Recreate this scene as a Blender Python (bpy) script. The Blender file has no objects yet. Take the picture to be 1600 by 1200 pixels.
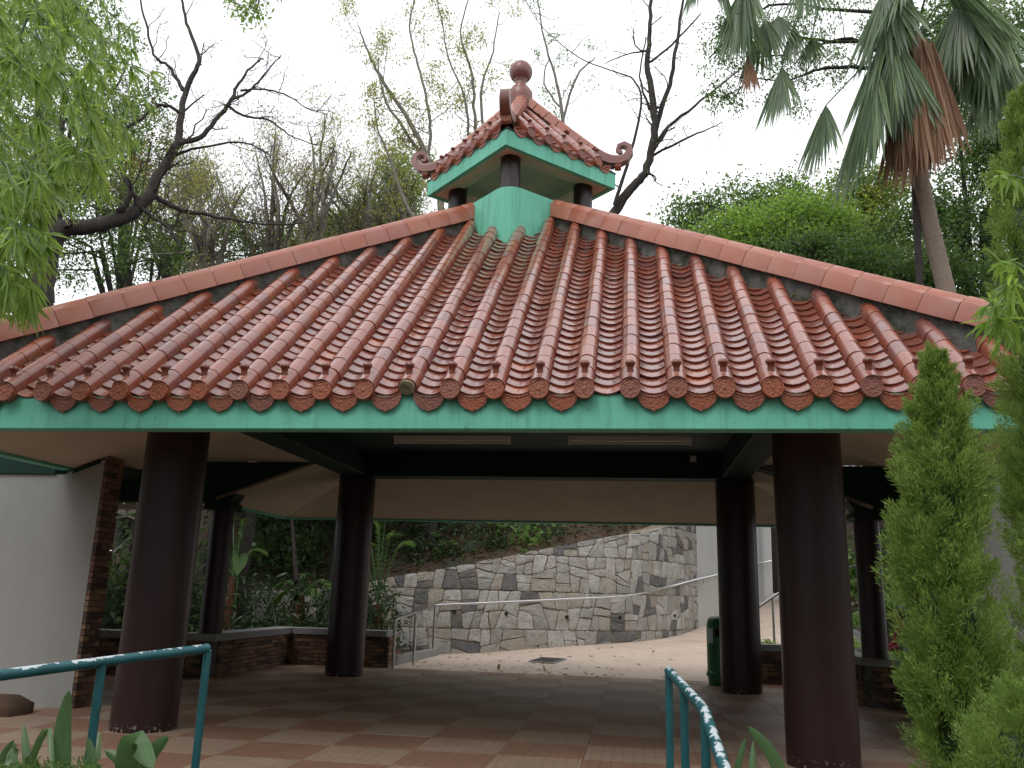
import bpy, math, random
import numpy as np
from mathutils import Vector, Matrix, noise
R = math.radians
rnd = random.Random(7)
rng = np.random.default_rng(11)
sc = bpy.context.scene
COL = sc.collection

# ------------------------------------------------------------------ camera, sky, sun, exposure
F_PX, PITCH, ROLL, YAW = 1332.1, .2411, .0287, -.1469
CAM = Vector((1.4778, -10.1841, 1.2455))
fw = Vector((math.sin(YAW)*math.cos(PITCH), math.cos(YAW)*math.cos(PITCH), math.sin(PITCH)))
rt0 = Vector((math.cos(YAW), -math.sin(YAW), 0)); up0 = rt0.cross(fw)
rt = math.cos(ROLL)*rt0 + math.sin(ROLL)*up0
up = -math.sin(ROLL)*rt0 + math.cos(ROLL)*up0
cd = bpy.data.cameras.new('camera'); cam = bpy.data.objects.new('camera', cd); COL.objects.link(cam)
cd.sensor_width = 36; cd.lens = 36*F_PX/1600; cd.clip_start = .05; cd.clip_end = 2000
mw = Matrix((rt, up, -fw)).transposed().to_4x4(); mw.translation = CAM; cam.matrix_world = mw
sc.camera = cam

w = bpy.data.worlds.new('World'); sc.world = w; w.use_nodes = True
nt = w.node_tree; nt.nodes.clear()
sky = nt.nodes.new('ShaderNodeTexSky'); sky.sky_type = 'NISHITA'; sky.sun_disc = False
sky.sun_elevation = R(52); sky.sun_rotation = R(200); sky.air_density = 1.5; sky.dust_density = 5
hs = nt.nodes.new('ShaderNodeHueSaturation'); hs.inputs['Saturation'].default_value = .12
tc = nt.nodes.new('ShaderNodeTexCoord'); nz = nt.nodes.new('ShaderNodeTexNoise'); nz.inputs['Scale'].default_value = 1.6; nz.inputs['Detail'].default_value = 5
cr = nt.nodes.new('ShaderNodeValToRGB'); cr.color_ramp.elements[0].color = (9.5, 9.9, 10.6, 1); cr.color_ramp.elements[1].color = (13.0, 13.2, 13.5, 1)
cr.color_ramp.elements[0].position = .3; cr.color_ramp.elements[1].position = .62
mxw = nt.nodes.new('ShaderNodeMix'); mxw.data_type = 'RGBA'; mxw.inputs[0].default_value = .85
bg = nt.nodes.new('ShaderNodeBackground'); bg.inputs[1].default_value = .11
wo = nt.nodes.new('ShaderNodeOutputWorld'); L = nt.links.new
L(tc.outputs['Generated'], nz.inputs['Vector']); L(nz.outputs[0], cr.inputs[0]); L(sky.outputs[0], hs.inputs['Color'])
L(hs.outputs[0], mxw.inputs[6]); L(cr.outputs[0], mxw.inputs[7]); L(mxw.outputs[2], bg.inputs[0]); L(bg.outputs[0], wo.inputs[0])

sl = bpy.data.lights.new('sun', 'SUN'); so = bpy.data.objects.new('sun', sl); COL.objects.link(so)
sl.energy = .9; sl.angle = R(25); sl.color = (1, .96, .9)
sd = Vector((math.sin(R(200))*math.cos(R(52)), math.cos(R(200))*math.cos(R(52)), math.sin(R(52))))
so.rotation_euler = sd.to_track_quat('Z', 'Y').to_euler()
vs = sc.view_settings; vs.view_transform = 'Standard'; vs.look = 'None'; vs.exposure = .18; vs.gamma = 1; vs.use_curve_mapping = False

def at(px, py, Y):
    """photo pixel (1600x1200) on the vertical plane Y"""
    d = fw + rt*((px-800)/F_PX) + up*((600-py)/F_PX)
    return CAM + d*((Y-CAM.y)/d.y)
def on_z(px, py, z):
    d = fw + rt*((px-800)/F_PX) + up*((600-py)/F_PX)
    return CAM + d*((z-CAM.z)/d.z)

# ------------------------------------------------------------------ materials
def mat(name): 
    m = bpy.data.materials.new(name); m.use_nodes = True
    n = m.node_tree; b = n.nodes['Principled BSDF']; return m, n, b
def node(n, t, **kw):
    x = n.nodes.new(t)
    for k, v in kw.items():
        if k in x.inputs: x.inputs[k].default_value = v
        else: setattr(x, k, v)
    return x
def ramp(n, src, stops, interp='LINEAR'):
    r = n.nodes.new('ShaderNodeValToRGB'); e = r.color_ramp; e.interpolation = interp
    while len(e.elements) < len(stops): e.elements.new(.5)
    for el, (p, c) in zip(e.elements, stops): el.position = p; el.color = (*c, 1)
    n.links.new(src, r.inputs[0]); return r.outputs[0]
def mix(n, fac, a, b, mode='MIX'):
    m = n.nodes.new('ShaderNodeMix'); m.data_type = 'RGBA'; m.blend_type = mode
    for i, s in ((0, fac), (6, a), (7, b)):
        if hasattr(s, 'is_output'): n.links.new(s, m.inputs[i])
        else: m.inputs[i].default_value = s if i == 0 else (*s, 1)
    return m.outputs[2]
def coords(n, kind='Object', scale=(1, 1, 1)):
    t = n.nodes.new('ShaderNodeTexCoord')
    if kind == 'World':
        g = n.nodes.new('ShaderNodeNewGeometry'); o = g.outputs['Position']
    else: o = t.outputs[kind]
    mp = n.nodes.new('ShaderNodeMapping'); mp.inputs['Scale'].default_value = scale; n.links.new(o, mp.inputs[0]); return mp.outputs[0]
def noise_t(n, vec, scale, detail=4, rough=.6, out=0):
    t = node(n, 'ShaderNodeTexNoise'); t.inputs['Scale'].default_value = scale; t.inputs['Detail'].default_value = detail; t.inputs['Roughness'].default_value = rough
    n.links.new(vec, t.inputs['Vector']); return t.outputs[out]
def bump(n, b, h, strength=.3, dist=.01):
    x = n.nodes.new('ShaderNodeBump'); x.inputs['Strength'].default_value = strength; x.inputs['Distance'].default_value = dist
    n.links.new(h, x.inputs['Height']); n.links.new(x.outputs[0], b.inputs['Normal'])
def basic(name, col, rough=.6, var=.15, scale=6, bs=.2, bd=.005, spec=.5, metal=0, dirt=None, dscale=2.5, dlo=.5, dhi=.75, stretch=(1, 1, 1), coat=0):
    m, n, b = mat(name); v = coords(n, 'World', stretch)
    f = noise_t(n, v, scale, 6)
    c0 = tuple(x*(1-var) for x in col); c1 = tuple(min(1, x*(1+var)) for x in col)
    c = ramp(n, f, [(.3, c0), (.7, c1)])
    if dirt:
        d = noise_t(n, v, dscale, 8, .7); dm = ramp(n, d, [(dlo, (0, 0, 0)), (dhi, (1, 1, 1))]); c = mix(n, dm, c, dirt)
    n.links.new(c, b.inputs['Base Color']); b.inputs['Roughness'].default_value = rough; b.inputs['Metallic'].default_value = metal
    b.inputs['Specular IOR Level'].default_value = spec; b.inputs['Coat Weight'].default_value = coat; b.inputs['Coat Roughness'].default_value = .15
    bump(n, b, noise_t(n, v, scale*6, 4), bs, bd); return m
M = {}
def tile_mat(name, stops, rough, dusty, coat=.35):
    m, n, b = mat(name); oi = n.nodes.new('ShaderNodeObjectInfo'); v = coords(n, 'World')
    g = n.nodes.new('ShaderNodeNewGeometry')
    mm = n.nodes.new('ShaderNodeMath'); mm.operation = 'ADD'; n.links.new(oi.outputs['Random'], mm.inputs[0]); n.links.new(g.outputs['Random Per Island'], mm.inputs[1])
    fr = n.nodes.new('ShaderNodeMath'); fr.operation = 'FRACT'; n.links.new(mm.outputs[0], fr.inputs[0])
    c = ramp(n, fr.outputs[0], stops)
    f = noise_t(n, v, 5, 4, .55); c = mix(n, ramp(n, f, [(.42, (0, 0, 0)), (.8, (.45, .45, .45))]), c, dusty)
    f2 = noise_t(n, v, 60, 3, .6); c = mix(n, ramp(n, f2, [(.70, (0, 0, 0)), (.76, (.5, .5, .5))]), c, (.045, .03, .025))
    f3 = noise_t(n, v, 14, 5, .75); c = mix(n, ramp(n, f3, [(.66, (0, 0, 0)), (.74, (.6, .6, .6))]), c, (.30, .24, .20))
    n.links.new(c, b.inputs['Base Color'])
    r = ramp(n, noise_t(n, v, 18, 5, .7), [(.3, (rough,)*3), (.8, (rough+.16,)*3)]); n.links.new(r, b.inputs['Roughness'])
    b.inputs['Coat Weight'].default_value = coat; b.inputs['Coat Roughness'].default_value = .12
    bump(n, b, noise_t(n, v, 22, 3), .15, .005); return m
M['tile'] = tile_mat('glazed_tile', [(0, (.26, .068, .040)), (.45, (.315, .088, .047)), (.75, (.265, .085, .058)), (1, (.205, .078, .066))], .2, (.33, .19, .165), .85)
M['tile_red'] = tile_mat('glazed_tile_pan', [(0, (.22, .055, .033)), (.4, (.27, .073, .042)), (.75, (.17, .06, .048)), (1, (.37, .09, .03))], .18, (.30, .17, .145), .85)
M['ridge'] = tile_mat('glazed_ridge', [(0, (.36, .11, .065)), (.5, (.41, .14, .085)), (1, (.33, .11, .08))], .28, (.42, .24, .19), .25)
M['knob'] = basic('knob_glaze', (.17, .04, .022), .22, .1, 9, .05, .002, coat=.5)
M['finial'] = tile_mat('glazed_finial', [(0, (.19, .07, .055)), (1, (.21, .075, .06))], .3, (.24, .12, .1), .2)
def relief_mat():
    m, n, b = mat('moulded_clay'); oi = n.nodes.new('ShaderNodeObjectInfo'); v = coords(n, 'World')
    c = ramp(n, oi.outputs['Random'], [(0, (.36, .095, .04)), (.5, (.32, .10, .055)), (1, (.22, .095, .075))])
    vo = node(n, 'ShaderNodeTexVoronoi'); vo.inputs['Scale'].default_value = 70; vo.feature = 'SMOOTH_F1'; n.links.new(v, vo.inputs['Vector'])
    c = mix(n, ramp(n, vo.outputs['Distance'], [(.3, (0, 0, 0)), (.8, (.7, .7, .7))]), c, (.16, .055, .035))
    n.links.new(c, b.inputs['Base Color']); b.inputs['Roughness'].default_value = .42
    bump(n, b, vo.outputs['Distance'], .55, .008); return m
M['relief'] = relief_mat()
def green_mat():
    m, n, b = mat('green_paint'); v = coords(n, 'World')
    c = ramp(n, noise_t(n, v, 1.6, 6, .65), [(.3, (.115, .45, .315)), (.7, (.165, .56, .41))])
    st = noise_t(n, coords(n, 'World', (9, 9, .7)), 1.6, 6, .7); c = mix(n, ramp(n, st, [(.5, (0, 0, 0)), (.72, (.55, .55, .55))]), c, (.055, .20, .135))
    ch = noise_t(n, v, 26, 5, .6); c = mix(n, ramp(n, ch, [(.70, (0, 0, 0)), (.72, (1, 1, 1))]), c, (.03, .10, .07))
    gr = noise_t(n, v, 7, 8, .8); c = mix(n, ramp(n, gr, [(.60, (0, 0, 0)), (.78, (.5, .5, .5))]), c, (.16, .24, .18))
    n.links.new(c, b.inputs['Base Color']); b.inputs['Roughness'].default_value = .6; bump(n, b, noise_t(n, v, 22, 5), .3, .006); return m
M['green'] = green_mat()
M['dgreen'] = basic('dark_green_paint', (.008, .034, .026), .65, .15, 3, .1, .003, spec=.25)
M['soffit'] = basic('beige_soffit', (.56, .48, .36), .85, .06, 2, .1, .003, dirt=(.43, .36, .26), dlo=.5, dhi=.9)
M['cream'] = basic('cream_plaster', (.62, .47, .35), .8, .05, 2, .1, .003, dirt=(.45, .36, .27), dlo=.5, dhi=.9)
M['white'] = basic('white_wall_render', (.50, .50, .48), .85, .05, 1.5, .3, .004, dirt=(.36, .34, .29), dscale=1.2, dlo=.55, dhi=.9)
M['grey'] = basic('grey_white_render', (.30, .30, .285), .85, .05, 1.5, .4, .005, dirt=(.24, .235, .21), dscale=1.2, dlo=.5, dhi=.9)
M['mortar'] = basic('weathered_mortar', (.12, .12, .11), .95, .45, 7, .6, .02, dirt=(.04, .045, .03), dscale=5, dlo=.45, dhi=.6)
M['deck'] = basic('roof_bedding', (.06, .05, .045), .95, .3, 8, .5, .01)
M['cap'] = basic('concrete_coping', (.30, .30, .29), .8, .12, 5, .3, .004, dirt=(.18, .18, .16))
M['steel'] = basic('stainless_steel', (.62, .62, .62), .22, .05, 9, .03, .001, metal=1)
M['bin'] = basic('green_bin_plastic', (.012, .16, .06), .35, .08, 4, .05, .001)
M['paper'] = basic('paper_notice', (.62, .70, .72), .7, .05)
M['dark'] = basic('dark_void', (.01, .01, .01), .9)
M['soil'] = basic('soil_litter', (.065, .038, .022), .95, .5, 6, .8, .03, dirt=(.02, .028, .012), dscale=1.5, dlo=.45, dhi=.6)
M['bark'] = basic('dark_bark', (.042, .034, .03), .9, .45, 10, .9, .03)
M['bark2'] = basic('grey_bark', (.17, .155, .13), .9, .35, 10, .8, .02)
M['palmbark'] = basic('palm_bark', (.24, .18, .14), .9, .25, 5, .8, .02, stretch=(1, 1, 9))
M['fibre'] = basic('palm_fibre', (.12, .05, .025), .95, .6, 14, .9, .03)
M['lampw'] = basic('lamp_white', (.78, .76, .70), .5, .03)
M['skin'] = basic('skin', (.36, .20, .13), .6, .05); M['hair'] = basic('hair', (.012, .01, .01), .5); M['redcloth'] = basic('dark_red_cloth', (.16, .012, .02), .9)
M['jeans'] = basic('dark_trousers', (.03, .035, .05), .9)
def maroon():
    m, n, b = mat('maroon_column_paint'); v = coords(n, 'World')
    c = ramp(n, noise_t(n, v, 4, 6), [(.3, (.017, .0048, .006)), (.7, (.025, .008, .0095))])
    x = n.nodes.new('ShaderNodeSeparateXYZ'); g = n.nodes.new('ShaderNodeNewGeometry'); n.links.new(g.outputs['Position'], x.inputs[0])
    low = ramp(n, x.outputs['Z'], [(.0, (1, 1, 1)), (.09, (0, 0, 0))]); chips = ramp(n, noise_t(n, v, 34, 3, .5), [(.60, (0, 0, 0)), (.63, (1, 1, 1))])
    mk = mix(n, 1.0, low, chips, 'MULTIPLY'); c = mix(n, mk, c, (.4, .34, .32))
    n.links.new(c, b.inputs['Base Color']); b.inputs['Roughness'].default_value = .38
    vs_ = coords(n, 'World', (1, 1, .03)); bump(n, b, noise_t(n, vs_, 45, 2), .35, .004); return m
M['maroon'] = maroon()
def rail_mat():
    m, n, b = mat('peeling_teal_paint'); v = coords(n, 'World', (1, 1, 1)); g = n.nodes.new('ShaderNodeNewGeometry')
    c = ramp(n, noise_t(n, v, 6, 4), [(.3, (.012, .085, .095)), (.7, (.02, .125, .14))])
    sx = n.nodes.new('ShaderNodeSeparateXYZ'); n.links.new(g.outputs['Normal'], sx.inputs[0])
    a = n.nodes.new('ShaderNodeMath'); a.operation = 'MULTIPLY_ADD'; a.inputs[1].default_value = .29; n.links.new(sx.outputs['Z'], a.inputs[0]); n.links.new(noise_t(n, v, 17, 5, .62), a.inputs[2])
    fk = ramp(n, a.outputs[0], [(.735, (0, 0, 0)), (.745, (1, 1, 1))]); c = mix(n, fk, c, (.58, .64, .66)); ru = ramp(n, noise_t(n, v, 40, 4, .7), [(.68, (0, 0, 0)), (.70, (1, 1, 1))]); c = mix(n, ru, c, (.16, .10, .07))
    n.links.new(c, b.inputs['Base Color']); b.inputs['Roughness'].default_value = .42; bump(n, b, fk, .5, .0015); return m
M['rail'] = rail_mat()
def random_mat(name, stops, rough=.8, speck=None, sscale=60, interp='LINEAR', bs=.5, bd=.006, stain=None):
    m, n, b = mat(name); oi = n.nodes.new('ShaderNodeObjectInfo'); v = coords(n, 'World')
    c = ramp(n, oi.outputs['Random'], stops, interp)
    if speck: c = mix(n, ramp(n, noise_t(n, v, sscale, 4, .8), [(.45, (0, 0, 0)), (.6, (1, 1, 1))]), c, mix(n, .5, c, speck))
    f = noise_t(n, v, 5, 6, .7); c = mix(n, ramp(n, f, [(.4, (0, 0, 0)), (.85, (.8, .8, .8))]), c, stain or (.12, .10, .08))
    n.links.new(c, b.inputs['Base Color']); b.inputs['Roughness'].default_value = rough
    bump(n, b, noise_t(n, v, sscale*.5, 6, .7), bs, bd); return m
M['stone'] = random_mat('granite_stone', [(0, (.11, .12, .13)), (.10, (.46, .45, .42)), (.33, (.55, .54, .51)), (.52, (.46, .42, .36)), (.66, (.59, .58, .55)), (.82, (.40, .40, .385)), (.93, (.12, .13, .145))],
                        .85, (.22, .22, .21), 45, 'CONSTANT', 1.0, .045, (.30, .235, .16))
M['brick'] = random_mat('clay_brick', [(0, (.06, .032, .025)), (.22, (.20, .10, .06)), (.5, (.27, .135, .075)), (.72, (.33, .19, .11)), (.9, (.11, .055, .04))], .85, (.05, .03, .02), 40, 'CONSTANT')
def floor_mat(name, col):
    m, n, b = mat(name); v = coords(n, 'World')
    br = node(n, 'ShaderNodeTexBrick'); br.offset = 0; br.inputs['Scale'].default_value = 1; br.inputs['Brick Width'].default_value = .0855; br.inputs['Row Height'].default_value = .0812
    br.inputs['Mortar Size'].default_value = .003; br.inputs['Color1'].default_value = (*col, 1); br.inputs['Color2'].default_value = (*[x*.86 for x in col], 1); br.inputs['Mortar'].default_value = (*[x*.5 for x in col], 1)
    n.links.new(v, br.inputs['Vector']); c = mix(n, ramp(n, noise_t(n, v, 1.3, 7, .7), [(.4, (0, 0, 0)), (.8, (.7, .7, .7))]), br.outputs[0], tuple(x*.55 for x in col))
    n.links.new(c, b.inputs['Base Color']); b.inputs['Roughness'].default_value = .5
    bump(n, b, br.outputs['Fac'], -.4, .002); return m
M['floor_a'] = floor_mat('terracotta_tile', (.30, .165, .11)); M['floor_b'] = floor_mat('buff_tile', (.38, .27, .195))
M['apron'] = basic('pink_concrete', (.54, .43, .35), .85, .08, 3, .3, .004, dirt=(.38, .29, .23), dscale=1.3, dlo=.5, dhi=.8)
def leaf_mat(name, c0, c1, c2, trans=.35, rough=.45):
    m, n, b = mat(name); g = n.nodes.new('ShaderNodeNewGeometry'); v = coords(n, 'World')
    c = ramp(n, g.outputs['Random Per Island'], [(0, c0), (.6, c1), (1, c2)])
    c = mix(n, ramp(n, noise_t(n, v, 1.6, 3), [(.35, (0, 0, 0)), (.7, (.6, .6, .6))]), c, c1)
    n.links.new(c, b.inputs['Base Color']); b.inputs['Roughness'].default_value = rough
    t = n.nodes.new('ShaderNodeBsdfTranslucent'); n.links.new(mix(n, .5, c, tuple(min(1, x*2.2) for x in c2)), t.inputs[0])
    ms = n.nodes.new('ShaderNodeMixShader'); ms.inputs[0].default_value = trans
    n.links.new(b.outputs[0], ms.inputs[1]); n.links.new(t.outputs[0], ms.inputs[2]); n.links.new(ms.outputs[0], n.nodes['Material Output'].inputs[0]); return m
M['l_dark'] = leaf_mat('leaf_dark', (.025, .055, .016), (.05, .10, .025), (.10, .17, .04), .4)
M['l_shade'] = leaf_mat('leaf_shaded', (.014, .03, .010), (.026, .055, .015), (.05, .09, .025), .25)  # darkened leaf greens, shade put into the colour
M['l_mid'] = leaf_mat('leaf_mid', (.04, .09, .02), (.09, .17, .035), (.16, .26, .055), .42)
M['l_lime'] = leaf_mat('leaf_lime', (.10, .19, .03), (.18, .31, .045), (.28, .42, .07), .5)
M['l_yellow'] = leaf_mat('leaf_yellow_green', (.12, .15, .03), (.22, .26, .05), (.34, .33, .06), .45)
M['l_rust'] = leaf_mat('leaf_rust', (.12, .06, .02), (.2, .11, .03), (.26, .2, .05), .3)
M['l_bamboo'] = leaf_mat('leaf_bamboo', (.045, .10, .018), (.13, .24, .036), (.30, .42, .08), .45)
M['l_juniper'] = leaf_mat('leaf_juniper', (.055, .115, .02), (.15, .26, .045), (.36, .48, .11), .35, .6)
M['l_fan'] = leaf_mat('leaf_fan', (.06, .11, .065), (.12, .18, .10), (.22, .29, .14), .35, .35)
M['l_fandead'] = leaf_mat('leaf_fan_dead', (.14, .07, .04), (.23, .125, .075), (.32, .19, .11), .2, .7)
M['l_strap'] = leaf_mat('leaf_strap', (.045, .11, .04), (.08, .16, .06), (.14, .22, .08), .25, .35)
M['l_red'] = leaf_mat('leaf_red', (.12, .02, .02), (.22, .05, .04), (.4, .3, .25), .25)
M['l_litter'] = leaf_mat('leaf_litter_brown', (.06, .03, .012), (.10, .05, .02), (.16, .09, .03), .1, .8)
M['l_fallen'] = leaf_mat('leaf_fallen', (.15, .07, .02), (.25, .13, .04), (.36, .22, .06), .1, .8)

# ------------------------------------------------------------------ mesh helpers
WM = {}
def link(name, me, m, parent=None, mtx=None, local=False):
    o = bpy.data.objects.new(name, me); COL.objects.link(o)
    if m is not None and not me.materials: me.materials.append(m)
    if parent is not None:
        o.parent = parent
        if not local and parent.name in WM: o.matrix_parent_inverse = WM[parent.name].inverted()
    if mtx is not None: o.matrix_basis = mtx
    WM[o.name] = (mtx or Matrix()) if not local else WM.get(parent.name, Matrix()) @ (mtx or Matrix())
    return o
def make_mesh(name, v, f, smooth=False, angle=None):
    me = bpy.data.meshes.new(name); me.from_pydata([tuple(x) for x in v], [], f)
    if smooth:
        me.polygons.foreach_set('use_smooth', [True]*len(me.polygons))
        if angle: me.set_sharp_from_angle(angle=R(angle))
    me.update(); return me
class MB:
    def __init__(s): s.v = []; s.f = []
    def add(s, v, f):
        b = len(s.v); s.v += [Vector(x) for x in v]; s.f += [tuple(i+b for i in q) for q in f]; return s
    def box(s, c, d, rot=0, mtx=None):
        x, y, z = [k/2 for k in d]; vs_ = [Vector((a*x, b*y, e*z)) for a in (-1, 1) for b in (-1, 1) for e in (-1, 1)]
        mm = mtx or (Matrix.Translation(c) @ Matrix.Rotation(rot, 4, 'Z'))
        return s.add([mm @ p for p in vs_], [(0, 1, 3, 2), (4, 6, 7, 5), (0, 4, 5, 1), (2, 3, 7, 6), (0, 2, 6, 4), (1, 5, 7, 3)])
    def b2(s, lo, hi): return s.box([(a+b)/2 for a, b in zip(lo, hi)], [b-a for a, b in zip(lo, hi)])
    def bev(s, lo, hi, e=.01):
        c = [(a+b)/2 for a, b in zip(lo, hi)]; h = [(b-a)/2 for a, b in zip(lo, hi)]; V = []; idx = {}
        for sx in (-1, 1):
            for sy in (-1, 1):
                for sz in (-1, 1):
                    for ax in range(3):
                        p = [c[i]+(sx, sy, sz)[i]*(h[i]-(0 if i == ax else e)) for i in range(3)]; idx[(sx, sy, sz, ax)] = len(V); V.append(p)
        Fc = []
        for ax in range(3):
            o1, o2 = [(1, 2), (2, 0), (0, 1)][ax]
            for sg in (-1, 1):
                q = []
                for a, b in ((-1, -1), (1, -1), (1, 1), (-1, 1)):
                    k = [0, 0, 0]; k[ax] = sg; k[o1] = a; k[o2] = b; q.append(idx[(*k, ax)])
                Fc.append(tuple(q if sg > 0 else q[::-1]))
        for ax in range(3):
            o1, o2 = [(1, 2), (2, 0), (0, 1)][ax]
            for a in (-1, 1):
                for b in (-1, 1):
                    def I(t, fa): k = [0, 0, 0]; k[ax] = t; k[o1] = a; k[o2] = b; return idx[(*k, fa)]
                    q = (I(-1, o1), I(1, o1), I(1, o2), I(-1, o2)); Fc.append(q if a*b < 0 else q[::-1])
        for sx in (-1, 1):
            for sy in (-1, 1):
                for sz in (-1, 1):
                    q = tuple(idx[(sx, sy, sz, a)] for a in range(3)); Fc.append(q if sx*sy*sz > 0 else q[::-1])
        return s.add(V, Fc)
    def prism(s, poly, h, mtx=Matrix()):
        n = len(poly); v = [mtx @ Vector((x, y, 0)) for x, y in poly]+[mtx @ Vector((x, y, h)) for x, y in poly]
        return s.add(v, [tuple(range(n))[::-1], tuple(range(n, 2*n))]+[(i, (i+1) % n, n+(i+1) % n, n+i) for i in range(n)])
    def lathe(s, prof, n=20, mtx=Matrix()):
        v = [mtx @ Vector((r*math.cos(2*math.pi*k/n), r*math.sin(2*math.pi*k/n), z)) for r, z in prof for k in range(n)]
        f = [(i*n+k, i*n+(k+1) % n, (i+1)*n+(k+1) % n, (i+1)*n+k) for i in range(len(prof)-1) for k in range(n)]
        f += [tuple(range(n))[::-1], tuple(range((len(prof)-1)*n, len(prof)*n))]
        return s.add(v, f)
    def tube(s, pts, rad, n=8, cap=True):
        pts = [Vector(p) for p in pts]; m = len(pts)
        if not hasattr(rad, '__len__'): rad = [rad]*m
        ref = None; V = []
        for i, p in enumerate(pts):
            t = (pts[min(i+1, m-1)]-pts[max(i-1, 0)]).normalized()
            if ref is None: ref = t.orthogonal().normalized()
            ref = (ref-t*ref.dot(t))
            if ref.length < 1e-5: ref = t.orthogonal()
            ref.normalize(); bn = t.cross(ref)
            V += [p+(ref*math.cos(2*math.pi*k/n)+bn*math.sin(2*math.pi*k/n))*rad[i] for k in range(n)]
        f = [(i*n+k, i*n+(k+1) % n, (i+1)*n+(k+1) % n, (i+1)*n+k) for i in range(m-1) for k in range(n)]
        if cap: f += [tuple(range(n))[::-1], tuple(range((m-1)*n, m*n))]
        return s.add(V, f)
    def sweep(s, secs):
        """list of equally long closed sections"""
        n = len(secs[0]); V = [p for q in secs for p in q]
        f = [(i*n+k, i*n+(k+1) % n, (i+1)*n+(k+1) % n, (i+1)*n+k) for i in range(len(secs)-1) for k in range(n)]
        f += [tuple(range(n))[::-1], tuple(range((len(secs)-1)*n, len(secs)*n))]; return s.add(V, f)
    def mesh(s, name='m', smooth=None): return make_mesh(name, s.v, s.f, smooth is not None, smooth)
    def build(s, name, m, parent=None, smooth=None, mtx=None, local=False): return link(name, s.mesh(name, smooth), m, parent, mtx, local)
def tag(o, label=None, cat=None, group=None, kind=None):
    for k, v in (('label', label), ('category', cat), ('group', group), ('kind', kind)):
        if v: o[k] = v
    return o
def thing(name, label, cat, loc=(0, 0, 0), group=None, rz=0):
    o = bpy.data.objects.new(name, None); COL.objects.link(o); o.location = loc; o.rotation_euler.z = rz; o.empty_display_size = .2
    WM[o.name] = Matrix.Translation(loc) @ Matrix.Rotation(rz, 4, 'Z'); return tag(o, label, cat, group)
def np_mesh(name, V, Fq, m, parent=None, smooth=True):
    """V (n,3) array, Fq (k,4 or 3) array"""
    me = bpy.data.meshes.new(name); k = Fq.shape[1]; me.vertices.add(len(V)); me.vertices.foreach_set('co', V.astype(np.float32).ravel())
    me.loops.add(Fq.size); me.loops.foreach_set('vertex_index', Fq.astype(np.int32).ravel())
    me.polygons.add(len(Fq)); me.polygons.foreach_set('loop_start', np.arange(0, Fq.size, k, dtype=np.int32)); me.polygons.foreach_set('loop_total', np.full(len(Fq), k, np.int32))
    me.update(calc_edges=True); me.validate()
    if smooth: me.polygons.foreach_set('use_smooth', [True]*len(me.polygons))
    return link(name, me, m, parent)
def unit(a): return a/np.maximum(np.linalg.norm(a, axis=-1, keepdims=True), 1e-9)
def blades(P, D, N, L_, W, seg=1, droop=0., fold=.0):
    """curved pointed blades. P base, D direction, N rough normal, L_ length, W width -> verts, quads"""
    n = len(P); D = unit(D); S = unit(np.cross(D, N)); L_ = np.broadcast_to(L_, n)[:, None]; W = np.broadcast_to(W, n)[:, None]
    prof = {1: [(0, .15), (.4, 1), (1, .03)], 2: [(0, .2), (.3, 1), (.65, .8), (1, .03)], 3: [(0, .3), (.2, .9), (.5, 1), (.78, .65), (1, .03)]}[seg]
    V = []; 
    for t, wd in prof:
        c = P+D*L_*t; c = c-np.array([0, 0, 1.])*(droop*L_*t*t); V += [c-S*W*.5*wd, c+S*W*.5*wd]
    m = len(V); V = np.stack(V, 1).reshape(-1, 3); b = (np.arange(n)*m)[:, None]
    Q = np.concatenate([b+np.array([2*i, 2*i+1, 2*i+3, 2*i+2]) for i in range(m//2-1)])
    return V, Q
def merge(parts):
    V = []; Q = []; o = 0
    for v, q in parts: V.append(v); Q.append(q+o); o += len(v)
    return np.concatenate(V), np.concatenate(Q)
def rdir(n): return unit(rng.normal(size=(n, 3)))
def blob_points(blobs, n):
    vol = np.array([b[3]*b[4]*b[5] for b in blobs])**.75; k = rng.choice(len(blobs), n, p=vol/vol.sum()); B = np.array([b[:6] for b in blobs])[k]
    return B[:, :3]+rdir(n)*(rng.random((n, 1))**.45)*B[:, 3:6]
def leaf_cloud(name, blobs, n, size, m, parent, aspect=.55, seg=1, droop=.15, down=0.):
    # leaves gather in clumps through the crown, leaving gaps between
    nc = max(8, n//26); C = blob_points(blobs, nc); k = rng.integers(0, nc, n); rad = size*3.2*(.5+rng.random((nc, 1)))
    P = C[k]+rng.normal(size=(n, 3))*rad[k]*.6; D = rdir(n)+np.array([0, 0, -down]); N = rdir(n)+np.array([0, 0, .9])
    V, Q = blades(P, D, N, size*(.6+.8*rng.random(n)), size*aspect*(.7+.6*rng.random(n)), seg, droop); return np_mesh(name, V, Q, m, parent)

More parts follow.
